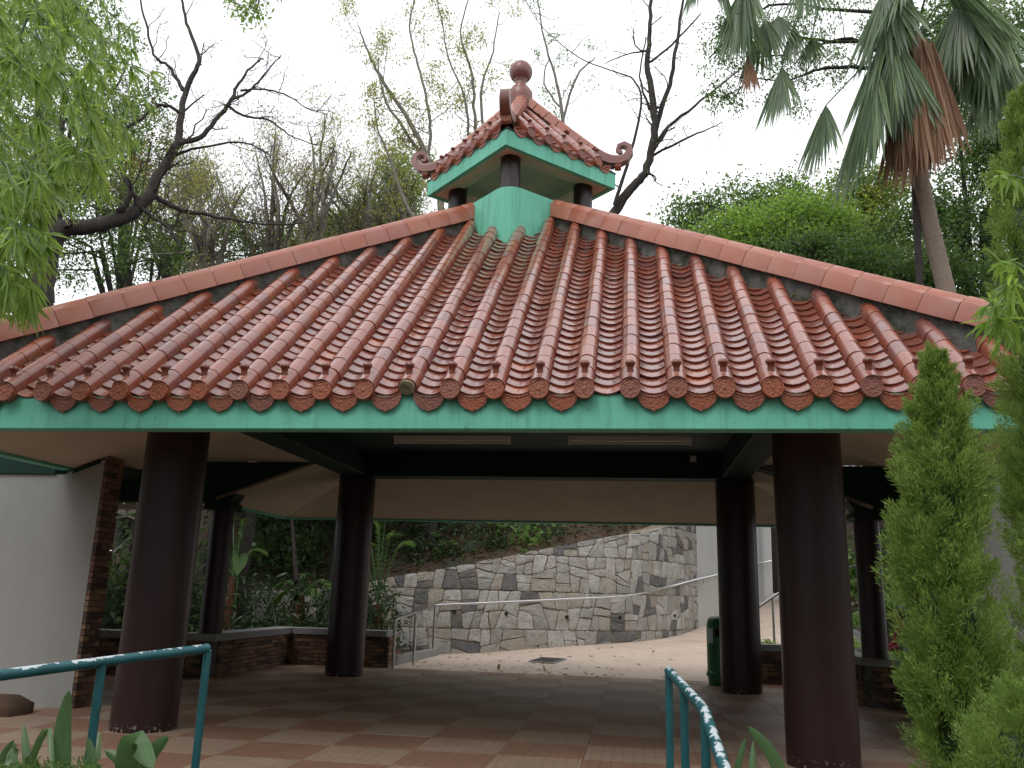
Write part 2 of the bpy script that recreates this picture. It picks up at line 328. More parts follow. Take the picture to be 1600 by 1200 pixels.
# ------------------------------------------------------------------ GROUND
gv = []; N_ = 60
def hill(x, y):
    """height of the wooded bank behind the pavilion"""
    if y < 7: return -.03
    return -.03
g = MB(); g.b2((-60, -40, -.6), (60, -4.45, -.35)); gr = g.build('ground', M['soil']); gr['kind'] = 'structure'
g = MB(); g.add([(-150, -60, -.62), (150, -60, -.62), (150, 400, -.62), (-150, 400, -.62)], [(0, 1, 2, 3)]); tag(g.build('terrain', M['soil']), kind='structure')
g = MB(); g.b2((-12, -4.5, -.3), (12, 4.14, -.012)); fl = g.build('floor', M['apron']); fl['kind'] = 'structure'
for i in range(-14, 15):
    for j in range(-3, 12):
        x0 = .3748+i*.684; y0 = -2.979+j*.6501
        if x0 < -6.5 or x0 > 6.0: continue
        if y0+.65 > 4.2: continue
        if not (-7 <= i <= 6):
            if y0 < -1.9 or y0 > 1.5: pass
        key = (i+j) % 2
        k2 = 'ft%d' % key
        if k2 not in M: M[k2] = MB().bev((0.0015, .0015, -.012), (.6825, .6486, 0), .0012).mesh('floor_tile')
        link('floor_tile', M[k2], M['floor_a' if key == 0 else 'floor_b'], fl, Matrix.Translation((x0, y0, rnd.uniform(-.0008, .0008))))

# apron (ramp) between floor, stone wall and parapets
WP = [(-10.5, 6.6, 0), (-7.5, 6.9, 0)]
for px, py, Y in [(600, 1026, 7.3), (672, 1022, 7.6), (750, 1020, 7.8), (830, 1013, 8.2), (900, 1008, 8.6), (960, 1004, 9.0), (1000, 1001, 9.5), (1030, 997, 10.1), (1060, 991, 11.0), (1078, 985, 11.8), (1090, 980, 12.6)]:
    p = at(px, py, Y); WP.append((p.x, p.y, max(0., p.z)))
WH = [(at(1090, 980, 12.6)), at(1178, 944, 18), at(1215, 928, 21.5), at(1262, 905, 27)]
base = WP+[(p.x, p.y, p.z) for p in WH[1:]]
front = []
ap = MB(); nb = len(base); strips = 8
for k, b in enumerate(base):
    f0 = Vector((b[0]*.96 if b[0] < 2 else min(b[0]*.9, 3.2+.4*max(0, b[0]-3.2)), 4.145, -.016))
    if k >= nb-9: f0 = Vector([(2.4, 4.145, -.016), (2.8, 4.3, -.01), (3.1, 4.5, 0), (3.35, 4.8, .03), (3.5, 5.1, .06), (3.7, 5.8, .15), (4.7, 8.5, .55), (5.8, 11, .9), (8, 15, 1.5)][k-nb+9])
    for t in range(strips+1):
        s = t/strips; p = f0.lerp(Vector((b[0], b[1]+.15, 0)), s); p.z = f0.z+(b[2]-f0.z)*(s**1.6); ap.v.append(p)
ap.f = [(k*(strips+1)+t, (k+1)*(strips+1)+t, (k+1)*(strips+1)+t+1, k*(strips+1)+t+1) for k in range(nb-1) for t in range(strips)]
fe = [ap.v[k*(strips+1)].copy() for k in range(nb-9, nb)]
for a_, b_ in zip(fe, fe[1:]): ap.add([a_, b_, b_-Vector((0, 0, 1.8)), a_-Vector((0, 0, 1.8))], [(0, 1, 2, 3)])
ap.b2((-2.7, 4.142, -.3), (4.2, 8, -.013)); apo = ap.build('path', M['apron'], smooth=60); apo['kind'] = 'structure'

# drain cover
gp = [(827, 1028), (880, 1027), (887, 1037), (828, 1038)]
from mathutils.bvhtree import BVHTree
path_tree = BVHTree.FromPolygons([tuple(v) for v in ap.v], ap.f)
def on_path(px, py):
    d = fw + rt*((px-800)/F_PX) + up*((600-py)/F_PX); h = path_tree.ray_cast(CAM, d.normalized()); return h[0], h[1]
gc, gn = on_path(856, 1033); gc = gc+Vector((0, 0, .004)); dc = thing('drain_cover', 'dark rectangular metal drain cover in the pink concrete path', 'drain cover', gc)
dc.scale = (.56, .8, 1); MB().bev((-.45, -.42, .006), (.45, .42, .02), .004).build('frame', M['cap'], dc, local=True)
dc.rotation_mode = 'QUATERNION'; gn = gn if gn.z > 0 else -gn; dc.rotation_quaternion = gn.to_track_quat('Z', 'Y')
mbars = MB()
for k in range(12): mbars.b2((-.41+k*.07, -.37, .0205), (-.375+k*.07, .37, .03))
for k in range(6): mbars.b2((-.41, -.36+k*.13, .0205), (.40, -.345+k*.13, .027))
mbars.build('grating', basic('cast_iron', (.07, .065, .06), .7), dc, local=True)

# ------------------------------------------------------------------ STONE RETAINING WALL
TOP = [(at(560, 918, 7.2)), at(585, 906, 7.3), at(700, 887, 7.7), at(800, 868, 8.1), at(900, 848, 8.6), at(1000, 831, 9.5), at(1040, 822, 10.4), at(1092, 806, 12.6)]
def path_len(P):
    s = [0]
    for a, b in zip(P, P[1:]): s.append(s[-1]+math.hypot(b[0]-a[0], b[1]-a[1]))
    return s
WS = path_len(WP)
def wall_at(s):
    s = max(0, min(WS[-1]-1e-4, s))
    for i in range(len(WS)-1):
        if s <= WS[i+1]: break
    t = (s-WS[i])/(WS[i+1]-WS[i]); a, b = WP[i], WP[i+1]; p = Vector((a[0]+(b[0]-a[0])*t, a[1]+(b[1]-a[1])*t, a[2]+(b[2]-a[2])*t))
    i0 = max(0, i-1) if t < .5 else i; a, b = WP[max(0, i-(1 if t < .5 else 0))], WP[min(len(WP)-1, i+(2 if t >= .5 else 1))]
    d = Vector((b[0]-a[0], b[1]-a[1], 0)).normalized(); return p, Vector((d.y, -d.x, 0))   # normal towards viewer
def top_z(x):
    if x <= TOP[0].x: return TOP[0].z-.06*(TOP[0].x-x)
    for a, b in zip(TOP, TOP[1:]):
        if x <= b.x: return a.z+(b.z-a.z)*(x-a.x)/(b.x-a.x)
    return TOP[-1].z
rw = thing('retaining_wall', 'curved random rubble granite wall of pale and dark stones behind the pavilion', 'stone wall', (0, 8.4, 0))
core = MB(); secs = []
for k in range(61):
    s = WS[-1]*k/60; p, n_ = wall_at(s); tz = top_z(p.x)-.03; a = p-n_*.0; b = p-n_*.55
    secs.append([Vector((a.x, a.y, -.5)), Vector((a.x, a.y, tz)), Vector((b.x, b.y, tz)), Vector((b.x, b.y, -.5))])
core.sweep(secs); core.build('mortar_joints', basic('mortar_joint', (.20, .155, .105), .95, .35, 9, .5, .01), rw)
def split_poly(poly, p0, d):
    """cut convex polygon by the line p0 + t d"""
    nn = (-d[1], d[0]); A = []; B = []
    for i in range(len(poly)):
        p, q = poly[i], poly[(i+1) % len(poly)]; dp = (p[0]-p0[0])*nn[0]+(p[1]-p0[1])*nn[1]; dq = (q[0]-p0[0])*nn[0]+(q[1]-p0[1])*nn[1]
        (A if dp >= 0 else B).append(p)
        if dp*dq < 0:
            t = dp/(dp-dq); x = (p[0]+(q[0]-p[0])*t, p[1]+(q[1]-p[1])*t); A.append(x); B.append(x)
    return A, B
def area(P): return abs(sum(P[i][0]*P[(i+1) % len(P)][1]-P[(i+1) % len(P)][0]*P[i][1] for i in range(len(P))))/2
def inset(P, g):
    c = [sum(p[i] for p in P)/len(P) for i in (0, 1)]; out = P
    n = len(P); sgn = 1 if sum(P[i][0]*P[(i+1) % n][1]-P[(i+1) % n][0]*P[i][1] for i in range(n)) > 0 else -1
    for i in range(n):
        a, b = P[i], P[(i+1) % n]; l = math.hypot(b[0]-a[0], b[1]-a[1])
        if l < 1e-6: continue
        d = ((b[0]-a[0])/l*sgn, (b[1]-a[1])/l*sgn); nn = (-d[1], d[0]); p0 = (a[0]+nn[0]*g, a[1]+nn[1]*g)
        out, _ = split_poly(out, p0, d)
        if len(out) < 3: return []
    return out
def chamfer(P, r):
    o = []; n = len(P)
    for i in range(n):
        p, a, b = P[i], P[i-1], P[(i+1) % n]
        for q in (a, b):
            l = math.hypot(q[0]-p[0], q[1]-p[1]); t = min(r*rnd.uniform(.5, 1.3), l*.35)/max(l, 1e-6); o.append((p[0]+(q[0]-p[0])*t, p[1]+(q[1]-p[1])*t))
    return o
stones = []
def rec(P, target):
    A = area(P)
    if A < target or len(P) < 3: stones.append(P); return
    xs = [p[0] for p in P]; ys = [p[1] for p in P]; wx = max(xs)-min(xs); wy = max(ys)-min(ys)
    c = (min(xs)+wx*rnd.uniform(.38, .62), min(ys)+wy*rnd.uniform(.38, .62))
    th = (math.pi/2 if wx > wy*1.15 else 0)+rnd.gauss(0, .2)
    a, b = split_poly(P, c, (math.cos(th), math.sin(th)))
    for q in (a, b):
        if len(q) >= 3 and area(q) > 1e-3: rec(q, target*rnd.uniform(.75, 1.3))
zb = -.25; band = 0
while zb < 3.7:
    zt = zb+rnd.uniform(.75, 1.0); s0 = -rnd.uniform(.2, 1); prev = 0
    while s0 < WS[-1]-.1:
        wdt = rnd.uniform(.9, 1.5); s1 = min(WS[-1], s0+wdt)
        if WS[-1]-s1 < .4: s1 = WS[-1]
        sk = rnd.uniform(-.12, .12) if s1 < WS[-1] else 0
        rec([(s0, zb), (s1, zb), (s1+sk, zt), (s0+prev, zt)], .24 if s1 < 4.8 else (.13 if s0 < 11.5 else .105)); s0 = s1; prev = sk
    zb = zt
stones = [[(max(.001, x), y) for x, y in P] for P in stones]
def clip_top(P):
    # keep only what lies under the sloping top and above the ground
    xs = [p[0] for p in P]; a, b = min(xs), max(xs)
    za, zb = top_z(wall_at(a)[0].x), top_z(wall_at(b)[0].x); l = math.hypot(b-a, zb-za)
    o, _ = split_poly(P, (b, zb), (-(b-a)/l, -(zb-za)/l)); 
    if len(o) < 3: return o
    ba, bb = wall_at(a)[0].z, wall_at(b)[0].z; l = math.hypot(b-a, bb-ba)
    o, _ = split_poly(o, (a, ba-.04), ((b-a)/l, (bb-ba)/l)); return o
ns = 0; STN = []
stones = [P for P in stones if max(p[0] for p in P)-min(p[0] for p in P) > .03]
for P in sorted(stones, key=lambda P: -sum(p[0] for p in P)/len(P)):
    P = clip_top(P)
    if len(P) < 3 or max(p[0] for p in P)-min(p[0] for p in P) < .03: continue
    P = inset(P, .005)
    if len(P) < 3 or area(P) < .004: continue
    P = chamfer(P, .03); PP = []
    for a_, b_ in zip(P, P[1:]+P[:1]):
        PP.append(a_); l_ = math.hypot(b_[0]-a_[0], b_[1]-a_[1])
        if l_ > .11: k_ = rnd.uniform(.35, .65); o_ = rnd.gauss(0, .007); PP.append((a_[0]+(b_[0]-a_[0])*k_-(b_[1]-a_[1])/l_*o_, a_[1]+(b_[1]-a_[1])*k_+(b_[0]-a_[0])/l_*o_))
    P = PP; n = len(P); cx = sum(p[0] for p in P)/n; cy = sum(p[1] for p in P)/n; wc, nc = wall_at(cx); tilt = (rnd.uniform(-.06, .06), rnd.uniform(-.06, .06)); pr_ = rnd.uniform(.012, .032)
    V = []
    for sc_, dep in ((1, -.02), (1, pr_*.6), (.9, pr_*1.0), (.5, pr_*1.15)):
        for p in P:
            sx, sy = cx+(p[0]-cx)*sc_, cy+(p[1]-cy)*sc_; wp, wn = wall_at(sx); d = dep+(tilt[0]*(sx-cx)+tilt[1]*(sy-cy)+rnd.uniform(-.010, .012) if dep > 0 else 0)
            q = wp+wn*max(d, -.02); V.append(Vector((q.x, q.y, sy)))
    wp, wn = wall_at(cx); q = wp+wn*(pr_*1.1); V.append(Vector((q.x, q.y, cy)))
    Fc = []
    for r in range(3): Fc += [(r*n+i, r*n+(i+1) % n, (r+1)*n+(i+1) % n, (r+1)*n+i) for i in range(n)]
    Fc += [(3*n+i, 3*n+(i+1) % n, 4*n) for i in range(n)]
    STN.append((area(P)*(1 if wc.x > -3.5 else .2), V, Fc, Vector((wc.x, wc.y, cy)))); ns += 1
STN.sort(key=lambda a: -a[0]); rest = MB()
for A_, V, Fc, o0 in STN[:300]: link('stone', make_mesh('stone', [v-o0 for v in V], Fc, True, 38), M['stone'], rw, Matrix.Translation(o0))
for A_, V, Fc, o0 in STN[300:]: rest.add(V, Fc)
if STN[300:]: tag(rest.build('stone', M['stone'], rw, smooth=38), kind='stuff')
print('stones', ns)
# weep holes
for px, py in ((708, 955), (790, 959), (886, 964), (968, 965), (621, 957), (1052, 962)):
    Y = 8.0+(px-700)*.004; 
    best = min((abs((at(px, py, wall_at(WS[-1]*k/400)[0].y).x)-wall_at(WS[-1]*k/400)[0].x), k) for k in range(120, 400))
    p, n_ = wall_at(WS[-1]*best[1]/400); z = at(px, py, p.y).z; pt = Vector((p.x, p.y, z))
    MB().tube([pt, pt+n_*.062], .035, 10).build('weep_hole', M['dark'], rw)
# wooded bank above the wall
hb = MB(); ncols = 41
for k in range(ncols):
    s = WS[-1]*k/(ncols-1); p, n_ = wall_at(s); tz = top_z(p.x)
    for j, (d, h) in enumerate([(.3, -.02), (.9, .3), (2, .95), (3.5, 1.8), (6, 2.6), (10, 3.4), (18, 3.6), (60, 3.8), (160, 3.8)]):
        q = p-n_*d if d < 4 else Vector((p.x*(1+d*.06)-d*.1*0, p.y+d, 0)); hb.v.append(Vector((q.x, q.y, min(tz, 2.6)+h+ (0 if j < 1 else .12*noise.noise(Vector((q.x, q.y, 0)))))))
hb.f = [(k*9+j, (k+1)*9+j, (k+1)*9+j+1, k*9+j+1) for k in range(ncols-1) for j in range(8)]
tag(hb.build('hillside', M['soil'], smooth=80), kind='structure')
# white wall along the ramp
ww = MB(); sec = []
for p in [WH[0]]+[Vector(x) for x in WH[1:]]:
    sec.append([Vector((p.x+.02, p.y+.02, p.z-.5)), Vector((p.x+.02, p.y+.02, p.z+3.4)), Vector((p.x-.25, p.y+.5, p.z+3.4)), Vector((p.x-.25, p.y+.5, p.z-.5))])
ww.sweep(sec); wwo = ww.build('white_wall', M['white'], smooth=40); tag(wwo, 'tall white rendered wall rising beside the ramp right of the stone wall', 'wall')
ld = MB(); xa = at(1296, 850, 14).x; ld.b2((xa, 14, -.5), (xa+9, 14.5, 4.6)); tag(ld.build('far_wall', basic('brown_wall', (.10, .075, .06), .9)), 'dark brown wall far behind the right hand side column', 'wall')

# ------------------------------------------------------------------ PAVILION
E_, EX, TH = 4.176, 4.6463, math.atan(.8094)
EZ = 2.71; APZ = EZ+.8094*4.226
pav = thing('pavilion', 'open pavilion with red glazed tile roof, green fascia and little roof lantern', 'pavilion')
colm = MB().lathe([(.28, 0), (.28, 3.2)], 40)
for x, y in ((-2.83, -2.69), (2.93, -2.69), (-2.83, 2.69), (2.93, 2.69)):
    cb = MB().lathe([(.278, .001), (.28, .02), (.28, 3.1)], 40).mesh('column', 40)
    link('column', cb, M['maroon'], pav, Matrix.Translation((x, y, 0)))
# ring beams with dark green paint
BZ = 2.957
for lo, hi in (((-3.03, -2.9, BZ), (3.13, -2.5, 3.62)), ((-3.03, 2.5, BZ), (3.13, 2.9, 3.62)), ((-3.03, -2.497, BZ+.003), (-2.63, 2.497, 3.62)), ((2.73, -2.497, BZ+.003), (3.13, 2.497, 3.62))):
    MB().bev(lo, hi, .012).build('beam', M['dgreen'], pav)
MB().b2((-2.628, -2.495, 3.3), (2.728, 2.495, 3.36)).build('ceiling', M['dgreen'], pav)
# fascia
FB, FT = 2.40, 2.668
for lo, hi in (((-EX, -E_, FB), (EX, -E_+.13, FT)), ((-EX, E_-.13, FB), (EX, E_, FT)), ((-EX, -E_+.132, FB), (-EX+.13, -1.83, FT)), ((EX-.13, -E_+.132, FB), (EX, -1.83, FT)), ((-EX, 1.77, FB), (-EX+.13, E_-.132, FT)), ((EX-.13, 1.77, FB), (EX, E_-.132, FT))):
    MB().bev(lo, hi, .008).build('fascia', M['green'], pav)
# sloping soffits; the side ones stop where the flat wing ceilings cut in
def slab(name, q, t, m, parent):
    n_ = (Vector(q[1])-Vector(q[0])).cross(Vector(q[2])-Vector(q[1])).normalized()
    if n_.z < 0: n_ = -n_
    n = len(q); MB().add([Vector(p) for p in q]+[Vector(p)+n_*t for p in q], [tuple(range(n)), tuple(range(2*n-1, n-1, -1))]+[(i, (i+1) % n, n+(i+1) % n, n+i) for i in range(n)]).build(name, m, parent)
ex, ey, ix, iy, zo, zi = EX-.131, E_-.133, 3.035, 2.905, FB+.03, BZ+.02
ixr = 3.135
slab('soffit', [(-ex, -ey, zo), (ex, -ey, zo), (ixr, -iy, zi), (-ix, -iy, zi)], .05, M['soffit'], pav)
slab('soffit', [(-ex, ey, zo), (ex, ey, zo), (ixr, iy, zi), (-ix, iy, zi)], .05, M['soffit'], pav)
def zs(x): return zo+(ex-abs(x))/(ex-ix)*(zi-zo)
for sg in (-1, 1):
    i_ = ix if sg < 0 else ixr
    slab('soffit', [(sg*ex, 1.45, zo), (sg*ex, ey, zo), (sg*i_, iy, zi), (sg*i_, 1.45, zi)], .05, M['soffit'], pav)
    slab('soffit', [(sg*ex, -1.0, zo), (sg*ex, -ey, zo), (sg*i_, -iy, zi), (sg*i_, -1.0, zi)], .05, M['soffit'], pav)
# roof bedding (one hollow pyramid sheet just under the tiles)
roof = MB(); D_ = .09
c4 = [(-EX+.05, -E_+.05), (EX-.05, -E_+.05), (EX-.05, E_-.05), (-EX+.05, E_-.05)]
for dz in (0, -.06):
    x0, y0 = EX-.05, E_-.05; ze, za = EZ-.03+dz, APZ-D_+dz*.8; V3 = lambda x, y, z: Vector((x, y, z)); zz = lambda f: ze+(za-ze)*(1-f)
    for sy in (-1, 1): roof.add([V3(-x0, sy*y0, ze), V3(x0, sy*y0, ze), V3(0, 0, za)], [(0, 1, 2)])
    fn = 1-(3.12-(ze-dz))/((za-dz)-(ze-dz))
    for sx in (-1, 1):     # the side slopes are cut away where the flat wing roofs run in
        for ya, yb in ((-y0, -1.8), (y0, 1.76)): roof.add([V3(sx*x0, ya, ze), V3(sx*x0, yb, ze), V3(sx*x0*fn, yb, zz(fn)), V3(sx*x0*fn, ya*fn, zz(fn))], [(0, 1, 2, 3)])
        roof.add([V3(sx*x0*fn, -y0*fn, zz(fn)), V3(sx*x0*fn, y0*fn, zz(fn)), V3(0, 0, za)], [(0, 1, 2)])
roof = roof.build('roof', M['deck'], pav)

# tile meshes: local +Y runs up the slope, +Z is the slope normal
def barrel_mesh(r0, r1, ln, n=9, lip=.002, skirt=.05):
    V = []; m = n+3
    for y, r in ((0, r0+lip), (.012, r0+lip), (.0122, r0), (ln, r1)):
        V.append((r, y, -skirt))
        for k in range(n+1):
            a = math.pi*k/n; V.append((r*math.cos(a), y, r*math.sin(a)))
        V.append((-r, y, -skirt))
    f = [(i*m+k, (i+1)*m+k, (i+1)*m+k+1, i*m+k+1) for i in range(3) for k in range(m-1)]
    f += [tuple(range(m)), tuple(range(3*m, 4*m))[::-1]]
    return make_mesh('barrel_tile', V, f, True, 35)
def pan_mesh(hw, sag, ln, th, lift, n=6):
    V = []
    for y, up_ in ((0, lift), (.02, lift), (ln, 0)):
        for k in range(n+1):
            x = -hw+2*hw*k/n; V.append((x, y, up_-sag+sag*1.25*(x/hw)**2))
    m = n+1
    for k in range(m): x, y, z = V[k]; V.append((x, y, z-th))
    for k in range(m): x, y, z = V[k]; V.append((x, ln*.8, z-th-lift))
    f = [(k, k+1, m+k+1, m+k) for k in range(n)]+[(m+k, m+k+1, 2*m+k+1, 2*m+k) for k in range(n)]+[(3*m+k, 3*m+k+1, k+1, k) for k in range(n)]+[(4*m+k, 4*m+k+1, 3*m+k+1, 3*m+k) for k in range(n)]
    return make_mesh('pan_tile', V, f, True, 40)
def disc_mesh(r):
    mb = MB(); X = Matrix.Rotation(R(90), 4, 'X')      # axis towards local -Y
    mb.lathe([(r*.92, -.07), (r, -.03), (r, .010), (r*.96, .014), (r*.86, .014), (r*.82, .010), (r*.02, .010)], 22, X)
    for k in range(8):
        a = k*math.pi/4; c = X @ Vector((r*.58*math.cos(a), r*.58*math.sin(a), .009)); mb.lathe([(r*.13, 0), (r*.09, .003), (r*.02, .004)], 6, Matrix.Translation(c) @ X)
    mb.lathe([(r*.25, .008), (r*.18, .014), (r*.03, .016)], 8, X)
    return mb.mesh('end_cap', 35)
def drip_mesh(hw, h, sag, n=12):
    """crescent topped, ogee pointed face hanging at the eave, slightly dished and rimmed"""
    outer = []
    for k in range(n+1):
        u = -1+2*k/n; top = -sag+sag*1.1*u*u
        a = abs(u); bot = -h*(.28+.72*(1-a**2.1)**.75)-(h*.10 if k == n//2 else 0)+ (0 if a < .99 else h*.05)
        outer.append((u*hw, top, bot-sag*.4))
    V = []; 
    for dy in (0, .016):
        for x, t, b in outer: V.append((x, dy, t)); V.append((x, dy, b))
    inn = []
    for x, t, b in outer: inn.append((x*.86, -.006, t-.014)); inn.append((x*.86, -.006, b+.012 if b+.012 < t-.016 else t-.016))
    m = 2*(n+1); f = []
    for k in range(n):
        f.append((m+2*k, m+2*k+2, m+2*k+3, m+2*k+1)); f.append((2*k+1, 2*k+3, m+2*k+3, m+2*k+1)); f.append((2*k, m+2*k, m+2*k+2, 2*k+2)[::-1])
    V2 = V+[(x, .0, z) for x, y, z in inn]+[(x, .005, z) for x, y, z in inn]
    for k in range(n):
        # rim top / bottom bands, inner step, panel
        f.append((2*k, 2*m+2*k, 2*m+2*k+2, 2*k+2)); f.append((2*m+2*k+1, 2*k+1, 2*k+3, 2*m+2*k+3))
        f.append((2*m+2*k, 3*m+2*k, 3*m+2*k+2, 2*m+2*k+2)); f.append((3*m+2*k+1, 2*m+2*k+1, 2*m+2*k+3, 3*m+2*k+3))
        f.append((3*m+2*k, 3*m+2*k+1, 3*m+2*k+3, 3*m+2*k+2))
    for k, s in ((0, 1), (n, -1)):
        q = (2*k, 2*k+1, 2*m+2*k+1, 2*m+2*k); f.append(q if s > 0 else q[::-1])
        q = (2*m+2*k, 2*m+2*k+1, 3*m+2*k+1, 3*m+2*k); f.append(q)
    return make_mesh('drip_tile', V2, f, True, 30)
def knob_mesh(s=1):
    return MB().lathe([(.028*s, -.02), (.022*s, .02*s), (.027*s, .042*s), (.038*s, .056*s), (.037*s, .072*s), (.024*s, .086*s), (.003*s, .091*s)], 14).mesh('knob', 50)
def frame(origin, rz, th):
    return Matrix.Translation(origin) @ Matrix.Rotation(rz, 4, 'Z') @ Matrix.Rotation(th, 4, 'X')
SP = .3271; OFF = .1404
BL, PE = .205, .138
m_barrel = barrel_mesh(.0705, .069, BL+.006); m_pan = pan_mesh(.118, .042, .19, .012, .024); m_disc = disc_mesh(.074); m_drip = drip_mesh(.118, .125, .034); m_knob = knob_mesh()
FR = Matrix.Translation((0, -4.226, EZ)) @ Matrix.Rotation(TH, 4, 'X')
def vmax_front(u):
    y = abs(u)*E_/EX+.0
    if abs(u) < .56: y = max(y, 1.0-abs(u)-.03)
    return (4.226-y)/math.cos(TH)
barrels = []; pans = []
for i in range(-3, 25):
    u = OFF+(i-11)*SP; vm = vmax_front(u); k = 0; v = 0
    while v < vm-.03:
        ln = min(BL, vm-v); barrels.append((v, Matrix.Translation((u+rnd.uniform(-.003, .003), v, rnd.uniform(-.0015, .0015))) @ Matrix.Rotation(rnd.uniform(-.012, .012), 4, 'Z') @ Matrix.Diagonal((1, ln/BL, 1, 1)))); v += BL
    if vm > .15:
        if i != 10: link('end_cap', m_disc, M['relief'], roof, FR @ Matrix.Translation((u, -.03, -.010)) @ Matrix.Rotation(-TH, 4, 'X') @ Matrix.Rotation(rnd.uniform(0, 1), 4, 'Y'))
        link('knob', m_knob, M['knob'], roof, FR @ Matrix.Translation((u, .1, .063)) @ Matrix.Rotation(-TH*.9, 4, 'X'))
for i in range(-4, 25):
    u = OFF+(i-10.5)*SP; vm = min(vmax_front(u-.1), vmax_front(u+.1)) if abs(u) > .6 else vmax_front(u)+.05; v = .0
    if abs(u) > EX-.15: continue
    while v < vm:
        pans.append((v, Matrix.Translation((u+rnd.uniform(-.003, .003), v+rnd.uniform(-.006, .006), -.046+rnd.uniform(-.003, .003))) @ Matrix.Rotation(rnd.uniform(-.02, .02), 4, 'Z'))); v += PE
    if i not in (14, 0): link('drip_tile', m_drip, M['relief'], roof, FR @ Matrix.Translation((u, -.012, -.034)) @ Matrix.Rotation(-TH+R(4)+rnd.uniform(-.03, .03), 4, 'X'))
# broken open barrel end, packed with mortar
MB().lathe([(.062, -.01), (.06, .012), (.03, .02), (.01, .012)], 11, FR @ Matrix.Translation((OFF-SP, -.012, 0)) @ Matrix.Rotation(R(90), 4, 'X')).build('mortar_plug', basic('broken_mortar', (.27, .22, .13), .95, .5, 25, .9, .01), roof, smooth=60)
barrels.sort(key=lambda a: a[0]); pans.sort(key=lambda a: a[0])
for v, m_ in barrels[:300]: link('barrel_tile', m_barrel, M['tile'], roof, FR @ m_)
for v, m_ in pans[:300]: link('pan_tile', m_pan, M['tile_red'], roof, FR @ m_)
def joined(name, mesh, mats_, m, parent, kind='stuff'):
    nv = len(mesh.vertices); co = np.empty(nv*3, np.float32); mesh.vertices.foreach_get('co', co); co = np.c_[co.reshape(-1, 3), np.ones(nv)]
    F0 = [tuple(p.vertices) for p in mesh.polygons]; mb = MB()
    for q in mats_:
        c = co @ np.array(q).T; b = len(mb.v); mb.v += [tuple(x[:3]) for x in c]; mb.f += [tuple(i+b for i in p) for p in F0]
    o = mb.build(name, m, parent, smooth=38)
    if kind: o['kind'] = kind
    return o
joined('barrel_tile', m_barrel, [FR @ m_ for v, m_ in barrels[300:]], M['tile'], roof)
joined('pan_tile', m_pan, [FR @ m_ for v, m_ in pans[300:]], M['tile_red'], roof)
# the three other slopes
m_ba2 = barrel_mesh(.0705, .069, .5, 6); m_pa2 = pan_mesh(.128, .038, .2, .011, .022, 4)
for rz, hw, dist in ((R(90), E_, EX+.05), (R(-90), E_, EX+.05), (R(180), EX, E_+.05)):
    th = math.atan((APZ-EZ)/dist); F0 = Matrix.Rotation(rz, 4, 'Z') @ Matrix.Translation((0, -dist, EZ)) @ Matrix.Rotation(th, 4, 'X'); A = []; B = []; Cc = []; Dd = []
    nn = int(hw/SP)
    for i in range(-nn, nn+1):
        u = i*SP; vm = (dist-abs(u)*dist/hw-.1)/math.cos(th); wing = abs(rz) < 2 and abs(u) < 1.9; v0 = (3.22-EZ)/math.sin(th) if wing else 0; v = v0
        if abs(u) < .56: vm = min(vm, (dist-1.0+abs(u))/math.cos(th))
        while v < vm-.05: A.append(F0 @ Matrix.Translation((u, v, 0)) @ Matrix.Diagonal((1, min(.5, vm-v)/.5, 1, 1))); v += .49
        u2 = u+SP/2; w2 = abs(rz) < 2 and abs(u2) < 1.9; v = (3.22-EZ)/math.sin(th) if w2 else 0; vm2 = (dist-abs(u2)*dist/hw-.2)/math.cos(th)
        while v < vm2: B.append(F0 @ Matrix.Translation((u2, v, -.046))); v += PE
        if not wing: Cc.append(F0 @ Matrix.Translation((u, -.03, -.010)) @ Matrix.Rotation(-th, 4, 'X'))
        if i < nn and not w2: Dd.append(F0 @ Matrix.Translation((u2, -.012, -.034)) @ Matrix.Rotation(-th, 4, 'X'))
    joined('barrel_tile', m_ba2, A, M['tile'], roof); joined('pan_tile', m_pa2, B, M['tile_red'], roof); joined('end_cap', m_disc, Cc, M['relief'], roof); joined('drip_tile', m_drip, Dd, M['relief'], roof)
# moss along the left barrels
mp = []
for _ in range(420):
    i = rnd.choice([-1, 0, 1, 2, 3, 3, 4, 4, 5, 6, 7]); u = OFF+(i-11)*SP+.062; v = rnd.uniform(.3, 1)*max(.4, vmax_front(u)-.1); mp.append(FR @ Vector((u, v, -.022)))
Pm = np.repeat(np.array([tuple(p) for p in mp]), 5, 0)+rng.normal(size=(2100, 3))*.007
V, Q = blades(Pm, rdir(2100)+np.array([0, -.3, 1]), rdir(2100), .018, .009); mo = np_mesh('moss', V, Q, M['l_mid'], roof); mo['kind'] = 'stuff'
# few fallen leaves on the roof
Pl = np.array([tuple(FR @ Vector((rnd.uniform(-3, 3), rnd.uniform(.3, 3), -.02))) for _ in range(26)]); V, Q = blades(Pl, rdir(26)*np.array([1, .6, .4]), np.tile([0, -.6, .8], (26, 1))+rdir(26)*.3, .055, .018, 2); mo = np_mesh('fallen_leaf', V, Q, M['l_yellow'], roof); mo['kind'] = 'stuff'

